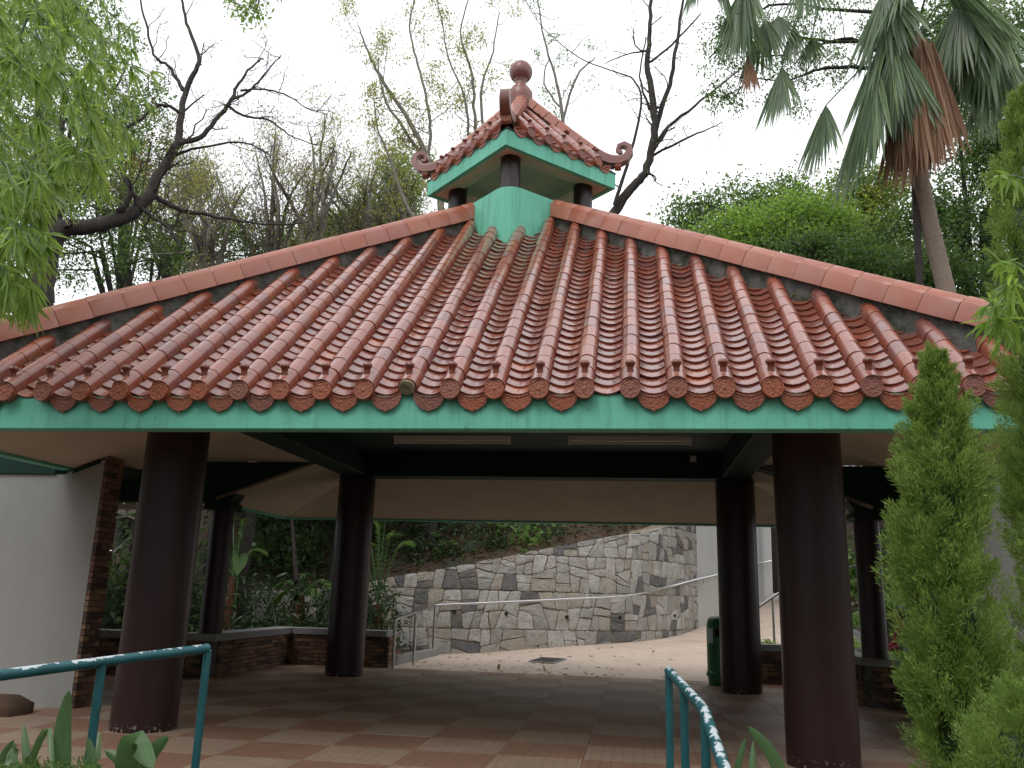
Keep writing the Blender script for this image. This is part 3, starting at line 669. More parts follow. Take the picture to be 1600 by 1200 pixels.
# hip ridges
RT0 = Vector((EX, E_, 3.0924)); RT1 = Vector((0, 0, 6.3847))
prof = [(-.125, 0), (.125, 0), (.125, .145), (.117, .160), (.098, .164), (.085, .188), (.045, .215), (-.045, .215), (-.085, .188), (-.098, .164), (-.117, .160), (-.125, .145)]
RH = .215
for sx in (-1, 1):
    for sy in (-1, 1):
        a = Vector((sx*EX, sy*E_, RT0.z)); b = Vector((0, 0, RT1.z)); d = (b-a).normalized(); side = Vector((d.y, -d.x, 0)).normalized(); nrm = side.cross(d)
        if nrm.z < 0: nrm = -nrm
        if sy < 0 : pass
        side = d.cross(nrm).normalized(); Lh = (b-a).length; stop = Lh*(1-.72/math.hypot(EX, E_)) if True else Lh
        # mortar bed
        mb = MB(); a2 = a+d*.12
        for hw, z0, z1 in ((.07, -.48, -RH+.002),):
            e0, e1 = a2, a+d*stop
            mb.sweep([[p+side*hw+nrm*z0, p+side*hw+nrm*z1, p-side*hw+nrm*z1, p-side*hw+nrm*z0] for p in (e0, e1)])
        mb.build('mortar_bed', M['mortar'], roof)
        seg = .3; k = 0; s = .05
        if sy < 0:
            rm = MB()
            rm.sweep([[Vector((x, y, z)) for x, z in [(q[0]*sc_, q[1]*sc_) for q in prof]] for y, sc_ in ((0, .985), (.008, 1), (seg-.012, 1), (seg-.004, .985))]); rme = rm.mesh('ridge_tile', 30)
            Mx = Matrix((side, d, nrm)).transposed().to_4x4()
            if Mx.determinant() < 0: Mx = Matrix((-side, d, nrm)).transposed().to_4x4()
            while s < stop-.05:
                o = a+d*s-nrm*RH; ln = min(1, (stop-s)/seg); m2 = Mx.copy(); m2.translation = o+side*rnd.uniform(-.003, .003)+nrm*rnd.uniform(-.003, .003)
                link('ridge_tile', rme, M['ridge'], roof, m2 @ Matrix.Diagonal((1, ln, 1, 1))); s += seg
        else:
            rm = MB(); 
            while s < stop-.05: rm.sweep([[a+d*y-nrm*RH+side*q[0]+nrm*q[1] for q in prof] for y in (s, min(stop, s+seg-.008))]); s += seg
            rm.build('ridge_tile', M['ridge'], roof)

# ---- roof lantern
lan = thing('roof_lantern', None, None); lan.parent = pav
del_keys = [k for k in lan.keys() if k in ('label', 'category')]
for k in del_keys: del lan[k]
def rsq(c, r, n=6):
    """square standing on its corner, half diagonal c, corners rounded by r"""
    P = []
    for q in range(4):
        a0 = q*math.pi/2; cc = c-r*math.sqrt(2); ctr = (cc*math.cos(a0), cc*math.sin(a0))
        for k in range(n+1):
            a = a0-math.pi/4+math.pi/2*k/n; P.append((ctr[0]+r*math.cos(a), ctr[1]+r*math.sin(a)))
    return P
nb_ = MB().prism(rsq(1.06, .22, 8), 1.25, Matrix.Translation((0, 0, 4.72))).build('neck', M['green'], lan, smooth=25)
for x, y in ((.83, 0), (-.83, 0), (0, .83), (0, -.83)):
    link('post', MB().lathe([(.122, 5.968), (.122, 6.5)], 24).mesh('post', 40), M['maroon'], lan, Matrix.Translation((x, y, 0)))
Q_ = 1.25; ZB, ZT = 6.37, 6.575
# fascia ring: four boards
for k in range(4):
    Mz = Matrix.Rotation(R(45+90*k), 4, 'Z'); h = Q_/math.sqrt(2)
    MB().prism([(-h+(.0), -h), (h, -h), (h-.06, -h+.06), (-h+.06, -h+.06)], ZT-ZB, Mz @ Matrix.Translation((0, 0, ZB))).build('fascia', M['green'], lan)
hh = [(Q_-.086, ZB+.012), (.86, ZB+.05), (.80, ZB+.05), (.74, ZB+.16), (.12, ZB+.3)]
cl = MB(); cl.v = [Vector((q*math.cos(k*math.pi/2), q*math.sin(k*math.pi/2), z)) for q, z in hh for k in range(4)]+[Vector((Q_-.086)*Vector((math.cos(k*math.pi/2), math.sin(k*math.pi/2), 0))+Vector((0, 0, ZT))) for k in range(4)]
cl.f = [(i*4+k, (i+1)*4+k, (i+1)*4+(k+1) % 4, i*4+(k+1) % 4) for i in range(4) for k in range(4)]+[(16, 17, 18, 19), (20, 21, 22, 23)]
cl.build('soffit', M['cream'], lan)
CD = Q_/math.sqrt(2)+.03; CEZ = 6.655; CAP = 7.60; cth = math.atan((CAP-CEZ)/CD)
cr_ = MB(); cc4 = [((Q_+.02)*math.cos(k*math.pi/2), (Q_+.02)*math.sin(k*math.pi/2)) for k in range(4)]
cr_.add([(x, y, CEZ-.075) for x, y in cc4]+[(0, 0, CAP-.07)], [(0, 1, 4), (1, 2, 4), (2, 3, 4), (3, 0, 4), (3, 2, 1, 0)]); cr_.build('bedding', M['deck'], lan)
cb_m = barrel_mesh(.057, .056, .2, 8, .002, .04); cp_m = pan_mesh(.112, .03, .15, .01, .018, 5); cd_m = disc_mesh(.06); cdr_m = drip_mesh(.098, .085, .028); ck_m = knob_mesh(.85)
CS = .272
for k in range(4):
    F0 = Matrix.Rotation(R(45+90*k), 4, 'Z') @ Matrix.Translation((0, -CD, CEZ)) @ Matrix.Rotation(cth, 4, 'X')
    for i in range(-2, 3):
        u = i*CS; vm = (CD-abs(u)-.03)/math.cos(cth); v = 0
        while v < vm-.02: link('barrel_tile', cb_m, M['tile'], lan, F0 @ Matrix.Translation((u, v, 0)) @ Matrix.Diagonal((1, min(.2, vm-v)/.2, 1, 1))); v += .195
        link('end_cap', cd_m, M['relief'], lan, F0 @ Matrix.Translation((u, -.03, -.012)) @ Matrix.Rotation(-cth, 4, 'X'))
        link('knob', ck_m, M['knob'], lan, F0 @ Matrix.Translation((u, .085, .048)) @ Matrix.Rotation(-cth*.9, 4, 'X'))
    for i in range(-3, 3):
        u = (i+.5)*CS; vm = (CD-abs(u)-.05)/math.cos(cth); v = 0
        while v < max(vm, .1): link('pan_tile', cp_m, M['tile_red'], lan, F0 @ Matrix.Translation((u, v, -.036))); v += .125
        link('drip_tile', cdr_m, M['relief'], lan, F0 @ Matrix.Translation((u, -.01, -.028)) @ Matrix.Rotation(-cth+.05, 4, 'X'))
    # swept hip with curled end, in the vertical plane of the corner
    Mz = Matrix.Rotation(R(90*k), 4, 'Z')
    path = [(.05, 7.72, .065), (.4, 7.40, .065), (.75, 7.09, .065), (1.0, 6.88, .065), (1.10, 6.81, .066), (1.20, 6.77, .066), (1.30, 6.765, .064), (1.385, 6.80, .058), (1.43, 6.87, .052), (1.425, 6.945, .045), (1.365, 6.985, .04), (1.30, 6.965, .034), (1.285, 6.915, .030), (1.315, 6.885, .026), (1.345, 6.885, .022)]
    secs = []; hwid = [.08]*5+[.074, .068, .062, .058, .053, .048, .043, .04, .037, .035]
    for j, (r_, z_, t_) in enumerate(path):
        p0, p1 = path[max(0, j-1)], path[min(len(path)-1, j+1)]; d = Vector((p1[0]-p0[0], p1[1]-p0[1])).normalized(); nn = Vector((-d.y, d.x)); w_ = hwid[j]
        def pt(o, s_): return Mz @ Vector((r_+nn.x*o, s_, z_+nn.y*o))
        secs.append([pt(t_, -w_*.6), pt(t_, w_*.6), pt(t_*.55, w_*.65), pt(t_*.45, w_), pt(-t_, w_), pt(-t_, -w_), pt(t_*.45, -w_), pt(t_*.55, -w_*.65)])
    MB().sweep(secs[3:]).build('hip_ridge', M['finial'], lan, smooth=45)
    for j in range(7):
        a, b = j/7*3, (j+1)/7*3-.03
        def sec_at(t): i = min(2, int(t)); f = t-i; return [p.lerp(q, f) for p, q in zip(secs[i], secs[i+1])]
        MB().sweep([sec_at(a), sec_at(b)]).build('ridge_tile', M['ridge'], lan)
    MB().tube([Mz @ Vector((.1, 0, 7.55)), Mz @ Vector((1.0, 0, 6.8)), Mz @ Vector((1.24, 0, 6.70))], [.055, .06, .06], 8).build('mortar_bed', M['mortar'], lan)
    link('end_cap', cd_m, M['relief'], lan, Mz @ Matrix.Translation((1.31, 0, 6.69)) @ Matrix.Rotation(R(90), 4, 'Z'))
fin = MB().lathe([(.05, 7.45), (.11, 7.5), (.15, 7.62), (.168, 7.74), (.168, 7.84), (.15, 7.87), (.125, 7.885), (.12, 7.915), (.095, 7.93), (.075, 7.965), (.075, 8.01), (.095, 8.035), (.098, 8.05)]
               + [(.16*math.sin(a), 8.165-.16*math.cos(a)) for a in [R(x) for x in (46, 60, 75, 90, 105, 120, 135, 150, 165, 178)]], 28, Matrix.Translation((-.03, 0, 0)))
fin.build('finial', M['finial'], lan, smooth=40)

# ---- wings either side: flat ceiling, end beam, wall block
for sg, nm in ((-1, 'left'), (1, 'right')):
    i_ = ix if sg < 0 else ixr
    wg = thing('side_wing', {-1: 'flat roofed wing joining the left side of the pavilion, green edge beam', 1: 'flat roofed wing joining the right side of the pavilion, green edge beam'}[sg], 'wing', (sg*6, .3, 0))
    MB().b2((min(sg*i_, sg*9.5), -.998, 3.0), (max(sg*i_, sg*9.5), 1.448, 3.08)).build('ceiling', M['soffit'], wg)
    # beam face whose lower edge follows the sloping soffit, then drops to a deep beam
    pts = [(sg*i_, 2.998), (sg*i_, zs(i_)+.02), (sg*4.2, zs(4.2)+.02), (sg*4.3, 2.41), (sg*9.5, 2.41), (sg*9.5, 2.998)]
    Mx = Matrix.Translation((0, 1.75, 0)) @ Matrix.Rotation(R(90), 4, 'X')
    MB().prism(pts, .3, Mx).build('edge_beam', M['dgreen'], wg)
    MB().b2((min(sg*4.7, sg*9.5), 1.85, 2.33), (max(sg*4.7, sg*9.5), 2.0, 2.40)).build('cornice', M['cream'], wg)
    MB().bev((sg*4.46-.2, 1.38, 2.3), (sg*4.46+.2, 1.80, 2.405), .02).build('capital', M['dgreen'], wg)
    link('side_column', MB().lathe([(.158, 0.592), (.158, 2.3)], 28).mesh('side_column', 40), M['maroon'], wg, Matrix.Translation((sg*4.46, 1.6, 0)))
    # wall block
    wb = thing('wall_block', {-1: 'white rendered wall with brick end standing at the left edge', 1: 'white rendered wall with brick end behind the right conifers'}[sg], 'wall', (sg*6.5, -1.4, 0))
    P = [(sg*4.17, 0), (sg*4.17, zs(4.17)-.03), (sg*ex, zo-.02), (sg*(ex+.1), 2.36), (sg*9.5, 2.36), (sg*9.5, 0)]
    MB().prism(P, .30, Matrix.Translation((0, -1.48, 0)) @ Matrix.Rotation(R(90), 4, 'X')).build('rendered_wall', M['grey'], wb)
    MB().b2((min(sg*(ex+.2), sg*9.5), -1.81, 2.365), (max(sg*(ex+.2), sg*9.5), -1.0, 3.0)).build('beam', M['dgreen'], wb)
    sl_ = (zi-zo)/(ex-ix)
    tr = MB(); a = Vector((sg*4.22, -1.80, zs(4.22)-.02)); b = Vector((sg*ex, -1.80, zo-.02)); tr.sweep([[p+Vector((0, dy, dz)) for dy, dz in ((0, 0), (0, -.035), (.82, -.035), (.82, 0))] for p in (a, b)]); tr.build('trim', M['dgreen'], wb)
    if (sg < 0):
        brl = .2; bh = .0585; gap = .008; meshes = [MB().bev((-.022, -brl/2+gap/2, -bh/2+gap/2), (.022, brl/2-gap/2, bh/2-gap/2), .003).mesh('brick') for _ in range(2)]
        bhm = MB().bev((-.022, -brl/4+gap/2, -bh/2+gap/2), (.022, brl/4-gap/2, bh/2-gap/2), .003).mesh('brick')
        nb = 0; MB().b2((sg*4.17-.003 if sg > 0 else sg*4.17, -1.77, 0), (sg*4.17+.012*-sg if sg < 0 else sg*4.17, -1.49, 2.58)).build('mortar_joints', M['mortar'], wb)
        for r_ in range(44):
            z = bh*(r_+.5)
            if z > 2.58: break
            y = -1.78+(brl/2 if r_ % 2 == 0 else 0)
            if r_ % 2: link('brick', bhm, M['brick'], wb, Matrix.Translation((sg*4.17+.018, -1.78+brl/4, z)))
            y = -1.78+(0 if r_ % 2 == 0 else brl/2)
            while y+brl <= -1.47:
                link('brick', meshes[0], M['brick'], wb, Matrix.Translation((sg*4.17+.018+rnd.uniform(-.002, .002), y+brl/2, z))); y += brl; nb += 1
            if y+brl/2 <= -1.45: link('brick', bhm, M['brick'], wb, Matrix.Translation((sg*4.17+.018, y+brl/4, z)))

# ---- brick parapets with concrete coping
CZ = .585
pm = MB().bev((-.096, -.02, -.0255), (.096, .02, .0255), .003).mesh('brick'); pmh = MB().bev((-.046, -.02, -.0255), (.046, .02, .0255), .003).mesh('brick')
def parapet(name, label, pts, w=.3, brick_sides=(1,)):
    root = thing(name, label, 'parapet', pts[0]+(0,) if len(pts[0]) == 2 else pts[0])
    P = [Vector((x, y, 0)) for x, y in pts]; n = len(P); nor = []
    for i in range(n):
        ds = []
        if i > 0: ds.append((P[i]-P[i-1]).normalized())
        if i < n-1: ds.append((P[i+1]-P[i]).normalized())
        nn = [Vector((-d.y, d.x, 0)) for d in ds]; a = sum(nn, Vector()).normalized(); nor.append(a/(a.dot(nn[0])))
    def ribbon(wi, z0, z1): 
        mb = MB(); mb.sweep([[P[i]+nor[i]*wi+Vector((0, 0, z0)), P[i]+nor[i]*wi+Vector((0, 0, z1)), P[i]-nor[i]*wi+Vector((0, 0, z1)), P[i]-nor[i]*wi+Vector((0, 0, z0))] for i in range(n)]); return mb
    ribbon(w/2-.02, 0, .488).build('core', M['mortar'], root); ribbon(w/2+.03, .489, CZ).build('coping', M['cap'], root)
    for i in range(n-1):
        d = (P[i+1]-P[i]); ln = d.length; d.normalize(); nn = Vector((-d.y, d.x, 0)); ang = math.atan2(d.y, d.x)
        for sd_ in brick_sides:
            for r_ in range(8):
                s = .0 if r_ % 2 == 0 else .1; z = .031+r_*.0605
                if r_ % 2: c = P[i]+d*.05+nn*sd_*(w/2-.014); link('brick', pmh, M['brick'], root, Matrix.Translation((c.x, c.y, z)) @ Matrix.Rotation(ang, 4, 'Z'))
                while s+.2 <= ln+.03:
                    c = P[i]+d*(s+.1)+nn*sd_*(w/2-.014+rnd.uniform(-.002, .002)); link('brick', pm, M['brick'], root, Matrix.Translation((c.x, c.y, z)) @ Matrix.Rotation(ang, 4, 'Z')); s += .2
    # brick end
    for r_ in range(8):
        d = (P[-1]-P[-2]).normalized(); c = P[-1]+d*.018; link('brick', pm, M['brick'], root, Matrix.Translation((c.x, c.y, .031+r_*.0605)) @ Matrix.Rotation(math.atan2(d.y, d.x)+R(90), 4, 'Z') @ Matrix.Diagonal((1.3, 1, 1, 1)))
    return root
parapet('parapet', 'low brick parapet with grey coping at the far left corner, palm behind it', [(-7.2, 1.6), (-4.46, 1.6), (-4.46, 4.3), (-2.62, 4.3)], .3, (-1,))
parapet('parapet', 'low brick parapet with grey coping under the right side column', [(5.35, 1.55), (4.75, 1.55), (4.46, 1.75), (4.40, 2.2), (4.40, 4.3), (2.95, 4.3)], .3, (1,))

# ---- ceiling lamps and junction box
for px0, px1, py, lb in ((615, 797, 693, 'unlit fluorescent batten on the dark ceiling, left one'), (886, 1080, 698, 'unlit fluorescent batten on the dark ceiling, right one near small box')):
    c = at((px0+px1)/2, py, .8); Lh = (at(px1, py, .8)-at(px0, py, .8)).length/2; t = thing('ceiling_lamp', lb, 'lamp', (c.x, .8, 3.2), 'fluorescent lamps under the pavilion ceiling')
    MB().bev((-Lh, -.03, .0), (Lh, .03, .07), .006).build('housing', M['lampw'], t, local=True)
    MB().tube([(-Lh+.04, 0, -.025), (Lh-.04, 0, -.025)], .015, 10).build('tube', M['lampw'], t, local=True)
    for s in (-1, 1): MB().b2((s*(Lh-.02)-.015, -.02, -.045), (s*(Lh-.02)+.015, .02, -.001)).build('lamp_holder', M['lampw'], t, local=True)
c = at(1083, 717, 2.48); bx = MB().bev((-.045, -.03, -.045), (.045, .02, .045), .006).build('junction_box', M['lampw'], None, mtx=Matrix.Translation(c)); tag(bx, 'small pale square box on the dark back beam', 'junction box')

# ---- handrails
def smooth_path(P, n=5):
    P = [Vector(p) for p in P]; out = []
    for i in range(len(P)-1):
        p0, p1, p2, p3 = P[max(0, i-1)], P[i], P[i+1], P[min(len(P)-1, i+2)]
        for k in range(n):
            t = k/n; out.append(.5*((2*p1)+(p2-p0)*t+(2*p0-5*p1+4*p2-p3)*t*t+(3*p1-p0-3*p2+p3)*t**3))
    return out+[P[-1]]
hr = thing('handrail', 'shiny stainless steel handrail running along the stone wall', 'handrail', on_z(672, 1025, 0))
p0 = on_z(619, 1047, 0); p1 = on_z(649.5, 1039, 0); p2 = on_z(672.5, 1025, 0)
r0, r1, r2 = at(618, 967, p0.y), at(650, 957, p1.y), at(680, 945.6, p2.y)
rp = [r0, r1, r2, at(800, 940.5, 7.65), at(900, 935.5, 8.2), at(976.7, 931, 8.9), at(1040, 918, 10.2), at(1085, 906, 12.1), at(1119.7, 898, 14), at(1160, 887, 16.5), at(1222, 872, 21), at(1260, 866, 25)]
MB().tube([r0, r1, r2]+smooth_path(rp[2:], 4)[1:], .027, 10).build('rail', M['steel'], hr, smooth=60)
for a, b in ((p0, r0), (p1, r1), (p2, r2)): MB().tube([Vector((b.x, b.y, 0)), b], .024, 10).build('post', M['steel'], hr, smooth=60)
for (px, py, Y) in ((1098, 905, 12.7), (1210, 877, 20)):
    a = at(px, py, Y); MB().tube([a, a+Vector((.02, .02, -.09)), a+Vector((.03, .28, -.1))], .015, 6).build('bracket', M['steel'], hr)
h2 = thing('handrail', 'steel handrail on the outer edge of the ramp, seen between right columns', 'handrail', (3.6, 5.2, 0))
rp = [at(1181, 960, 5.0), at(1184, 950, 5.2), at(1190, 945, 5.5), at(1221, 924, 6.9), at(1280, 899, 9), at(1325, 887, 10.4), at(1350, 878, 11.2), at(1420, 866, 13)]
MB().tube(rp, .024, 10).build('rail', M['steel'], h2, smooth=60)
for p in (rp[0], at(1207, 935, 6.3), rp[4], rp[5]): MB().tube([Vector((p.x, p.y, 0 if p.y < 7 else .3)), p], .022, 10).build('post', M['steel'], h2, smooth=60)
def teal(name, label, pts, posts, zlow=-.4, rr=.024):
    t = thing(name, label, 'railing', (pts[0][0], pts[0][1], 0)); MB().tube(pts, rr, 16).build('rail', M['rail'], t, smooth=60)
    for p in posts: MB().tube([Vector((p.x, p.y, zlow)), Vector((p.x, p.y, p.z-.01))], rr*.86, 14).build('post', M['rail'], t, smooth=60)
a, b, c_ = at(325, 1013, -5.4), at(160, 1034, -5.95), at(0, 1055, -6.5)
teal('railing', 'teal painted tube railing with white peeling patches at lower left', [a+Vector((0, .0, -.0)), b, c_, c_+(c_-b)*1.2], [a-Vector((0, .0, .0)), b, c_+(c_-b)*1.1], rr=.026)
a, b, c_ = at(1045, 1048, -4.9), at(1100, 1108, -5.85), at(1132, 1200, -6.45)
rl = teal('railing', 'teal painted tube railing stepping down towards the viewer at lower right', [a, a.lerp(b, .9), b.lerp(c_, .06), c_, c_+(c_-b)*.8], [a, a.lerp(b, .48), b+(c_-b)*.05], rr=.026)

# ---- bins
def bin_(loc, s, label):
    t = thing('litter_bin', label, 'bin', loc, 'green litter bins'); r = .22*s
    MB().lathe([(r*.9, .0), (r*.92, .03*s), (r*.98, .12*s), (r*.98, .13*s)], 28).build('base', M['bin'], t, smooth=40, local=True)
    MB().lathe([(r*1.06, .13*s), (r*1.09, .15*s), (r*1.07, .19*s), (r*1.0, .205*s)], 28).build('band', M['bin'], t, smooth=40, local=True)
    MB().lathe([(r, .2*s), (r, .86*s), (r*.985, .9*s), (r*.90, .965*s), (r*.7, 1.005*s), (r*.35, 1.022*s), (r*.03, 1.025*s)], 32).build('body', M['bin'], t, smooth=50, local=True)
    for a_, w_, z0, z1, mm in ((R(215), .3, .62, .84, M['paper']), (R(262), .38, .72, .84, M['dark'])):
        V = []; 
        for z in (z0*s, z1*s):
            for k in range(5): q = a_-w_+2*w_*k/4; V.append(((r+.004)*math.cos(q), (r+.004)*math.sin(q), z))
        link('notice' if mm is M['paper'] else 'mouth', make_mesh('n', V, [(k, k+1, 6+k, 5+k) for k in range(4)], True), mm, t, local=True)
p = on_z(1128, 1070, 0); bin_((p.x+.0, 3.62, 0), .98, 'round green litter bin with domed top beside the right back column')
bin_((4.72, .62, 0), 1.0, 'dark green litter bin half hidden behind the right conifer')

# ------------------------------------------------------------------ VEGETATION
def grow(mb, p, d, ln, r, lvl, tips, bend=.25, up_=.1, nmax=4, kids=(3, 5), n=5, spread=.9, shrink=.62):
    pts = [p.copy()]; rad = [r]; k = 4 if lvl > 0 else 3; dd = d.normalized()
    for i in range(k):
        dd = (dd+Vector((rnd.gauss(0, bend), rnd.gauss(0, bend), rnd.gauss(0, bend)+up_))).normalized(); pts.append(pts[-1]+dd*ln/k); rad.append(r*(1-(i+1)/k*.5))
    mb.tube(pts, rad, n if lvl > 0 else 3, cap=False); tips.append((pts[-1], dd))
    if lvl <= 0: tips.append((pts[-2], dd)); return
    for _ in range(rnd.randint(*kids)):
        t = rnd.uniform(.25, 1); i = min(k-1, int(t*k)); q = pts[i].lerp(pts[i+1], t*k-i); dv = (dd+Vector((rnd.gauss(0, spread), rnd.gauss(0, spread*.7), rnd.gauss(0, spread)))).normalized()
        grow(mb, q, dv, ln*shrink*rnd.uniform(.7, 1.2), max(.004, rad[i]*.55), lvl-1, tips, bend, up_, nmax, kids, max(3, n-1), spread, shrink)
def wiggle(P, n=4, a=.05):
    Q = smooth_path(P, n); return [q+Vector((rnd.gauss(0, a), rnd.gauss(0, a), rnd.gauss(0, a))) for q in Q]
def limb_tree(label, limbs, Y0, mt, twig=(1, .9), leaves=None, lvl=2, ground=3.0, name='bare_tree', up_=.05, kids=(3, 5), spread=.8, dens=1.0, trunk_extra=True, every=2):
    """limbs: list of [(px,py,Y,radius_m)...] drawn through photo positions at their own distance"""
    b = at(*limbs[0][0][:3]); t = thing(name, label, 'tree', (b.x, b.y, ground)); mb = MB(); tw = MB(); tips = []
    if trunk_extra:
        r = limbs[0][0][3]; mb.tube([Vector((b.x-.5, b.y, ground-1)), Vector((b.x-.2, b.y, (b.z+ground)/2)), b], [r*1.5, r*1.2, r], 9)
    for L_ in limbs:
        P = [at(a[0], a[1], a[2]) for a in L_]; Rr = [a[3] for a in L_]; n = 5; Q = wiggle(P, n, min(.018, Rr[-1]*.8))
        rad = [Rr[min(len(Rr)-1, i//n)]+(Rr[min(len(Rr)-1, i//n+1)]-Rr[min(len(Rr)-1, i//n)])*((i % n)/n) for i in range(len(Q))]
        mb.tube(Q, rad, 9)
        for i in range(2, len(Q), every):
            if rad[i] > .2*dens and rnd.random() < .6: continue
            if rnd.random() > dens: continue
            d0 = (Q[i]-Q[i-1]).normalized(); dv = (d0*.7+Vector((rnd.gauss(0, 1), rnd.gauss(0, .6), rnd.gauss(0, 1))).normalized()).normalized()
            grow(tw, Q[i], dv, twig[0]*rnd.uniform(.6, 1.3), max(.012, rad[i]*.35), lvl, tips, .3, up_, kids=kids, spread=spread, n=4)
    mb.build('trunk', mt, t, smooth=70); tag(tw.build('twigs', mt, t, smooth=70), kind='stuff')
    if leaves:
        n, size, m = leaves; T = np.array([tuple(a) for a, _ in tips]); k = rng.integers(0, len(T), n); P = T[k]+rng.normal(size=(n, 3))*size*1.3
        V, Q = blades(P, rdir(n)+np.array([0, 0, -.4]), rdir(n)+np.array([0, 0, .6]), size*(.6+.8*rng.random(n)), size*.5, 1, .2); np_mesh('leaves', V, Q, m, t)
    return t
# big dark bare tree on the left
limb_tree('large dark bare tree with a thick crooked limb reaching right, behind bamboo', [
    [(60, 470, 7, .3360), (72, 400, 7, .2720), (95, 362, 7, .2240), (150, 352, 7.2, .1760), (195, 340, 7.4, .1600), (232, 310, 7.6, .1440), (245, 275, 7.7, .1280), (278, 222, 7.8, .0960), (287, 150, 8, .0720), (305, 110, 8, .0600), (310, 85, 8.1, .0520), (292, 35, 8.2, .0400), (282, -10, 8.3, .0280)],
    [(287, 140, 8, .0560), (262, 102, 8, .0400), (240, 85, 7.9, .0320), (228, 35, 7.8, .0280), (216, -10, 7.8, .0200)],
    [(278, 224, 7.8, .0800), (312, 214, 8, .0640), (340, 185, 8.2, .0560), (362, 155, 8.3, .0480), (372, 130, 8.4, .0360), (398, 100, 8.6, .0240), (412, 92, 8.7, .0200)],
    [(362, 155, 8.3, .0400), (390, 142, 8.5, .0320), (412, 118, 8.7, .0240), (440, 85, 8.9, .0120)],
    [(175, 348, 7.4, .1040), (195, 320, 7.2, .0800), (205, 295, 7.1, .0640), (188, 275, 7, .0560), (170, 255, 6.9, .0560), (155, 212, 6.8, .0480), (165, 165, 6.8, .0360), (190, 120, 6.8, .0240), (202, 92, 6.8, .0160)],
    [(168, 260, 6.9, .0480), (130, 252, 6.8, .0400), (85, 247, 6.7, .0400), (50, 262, 6.6, .0320), (10, 258, 6.5, .0240)],
    [(80, 385, 7, .1600), (62, 350, 6.9, .1280), (40, 318, 6.8, .1040), (20, 290, 6.7, .0800)],
    [(95, 362, 7, .1440), (78, 330, 7, .1280), (85, 300, 7, .0960), (80, 270, 7, .0640)],
    [(232, 300, 7.6, .0720), (260, 318, 7.9, .0640), (300, 332, 8.2, .0560), (350, 340, 8.4, .0400), (420, 350, 8.6, .0240), (480, 348, 8.8, .0160)],
    [(205, 298, 7.2, .0560), (225, 330, 7.5, .0480), (262, 355, 7.7, .0360), (282, 385, 7.8, .0240)],
    [(245, 275, 7.7, .0560), (262, 250, 7.9, .0480), (300, 235, 8.1, .0320), (370, 222, 8.4, .0240), (420, 240, 8.7, .0160)],
    [(355, 165, 8.3, .0400), (380, 180, 8.4, .0320), (420, 188, 8.6, .0240), (460, 215, 8.8, .0160), (520, 232, 9, .0096)],
    [(376, 142, 8.4, .0320), (412, 140, 8.6, .0240), (450, 150, 8.8, .0200), (480, 170, 9, .0120), (512, 178, 9.1, .0080)],
    [(284, 180, 7.9, .0480), (262, 165, 7.7, .0400), (240, 170, 7.6, .0400), (215, 190, 7.4, .0360), (190, 200, 7.2, .0320), (168, 196, 7.1, .0240)]],
    7, M['bark'], (.85, .8), (1200, .055, M['l_yellow']), lvl=2, ground=2, kids=(2, 4), dens=.9, every=3)
# pale twiggy trees behind it
twg = [(330, 420, 18, 130, 250), (420, 440, 20, 120, 190), (490, 420, 19, 110, 160), (560, 400, 21, 100, 220), (270, 430, 22, 120, 230), (610, 380, 23, 80, 250)]
for q, (px, py, Y, wpx, top) in enumerate(twg):
    lab = ['grey twiggy leafless tree just right of the dark limb', 'fine branched bare tree with rusty leaves above the left hip', 'dense grey twiggy tree left of the roof lantern, mid height', 'leafless round crowned tree close to the left of the lantern',
           'pale bare tree behind the fork of the dark tree', 'thin leafless tree with green undergrowth beside the lantern post'][q]
    limbs = []
    for k in range(7):
        x1 = px+wpx*rnd.uniform(-.75, .75); y1 = top+abs(x1-px)*.55+rnd.uniform(0, 60); xm = px+(x1-px)*.35+rnd.uniform(-12, 12); ym = py-(py-y1)*.45
        limbs.append([(px+rnd.uniform(-6, 6), py+40, Y, .16), ((px+xm)/2, (py+ym)/2+20, Y, .12), (xm, ym, Y+rnd.uniform(-1, 1), .08), ((xm+x1)/2+rnd.uniform(-10, 10), (ym+y1)/2, Y+rnd.uniform(-1, 1), .05), (x1, y1, Y+rnd.uniform(-1.5, 1.5), .02)])
    limb_tree(lab, limbs, Y, M['bark2'], (1.5, 1), (3600, .10, M['l_rust' if q == 1 else 'l_yellow']), lvl=2, ground=4, name='twiggy_tree', up_=.22, kids=(3, 5), spread=.8, every=2)
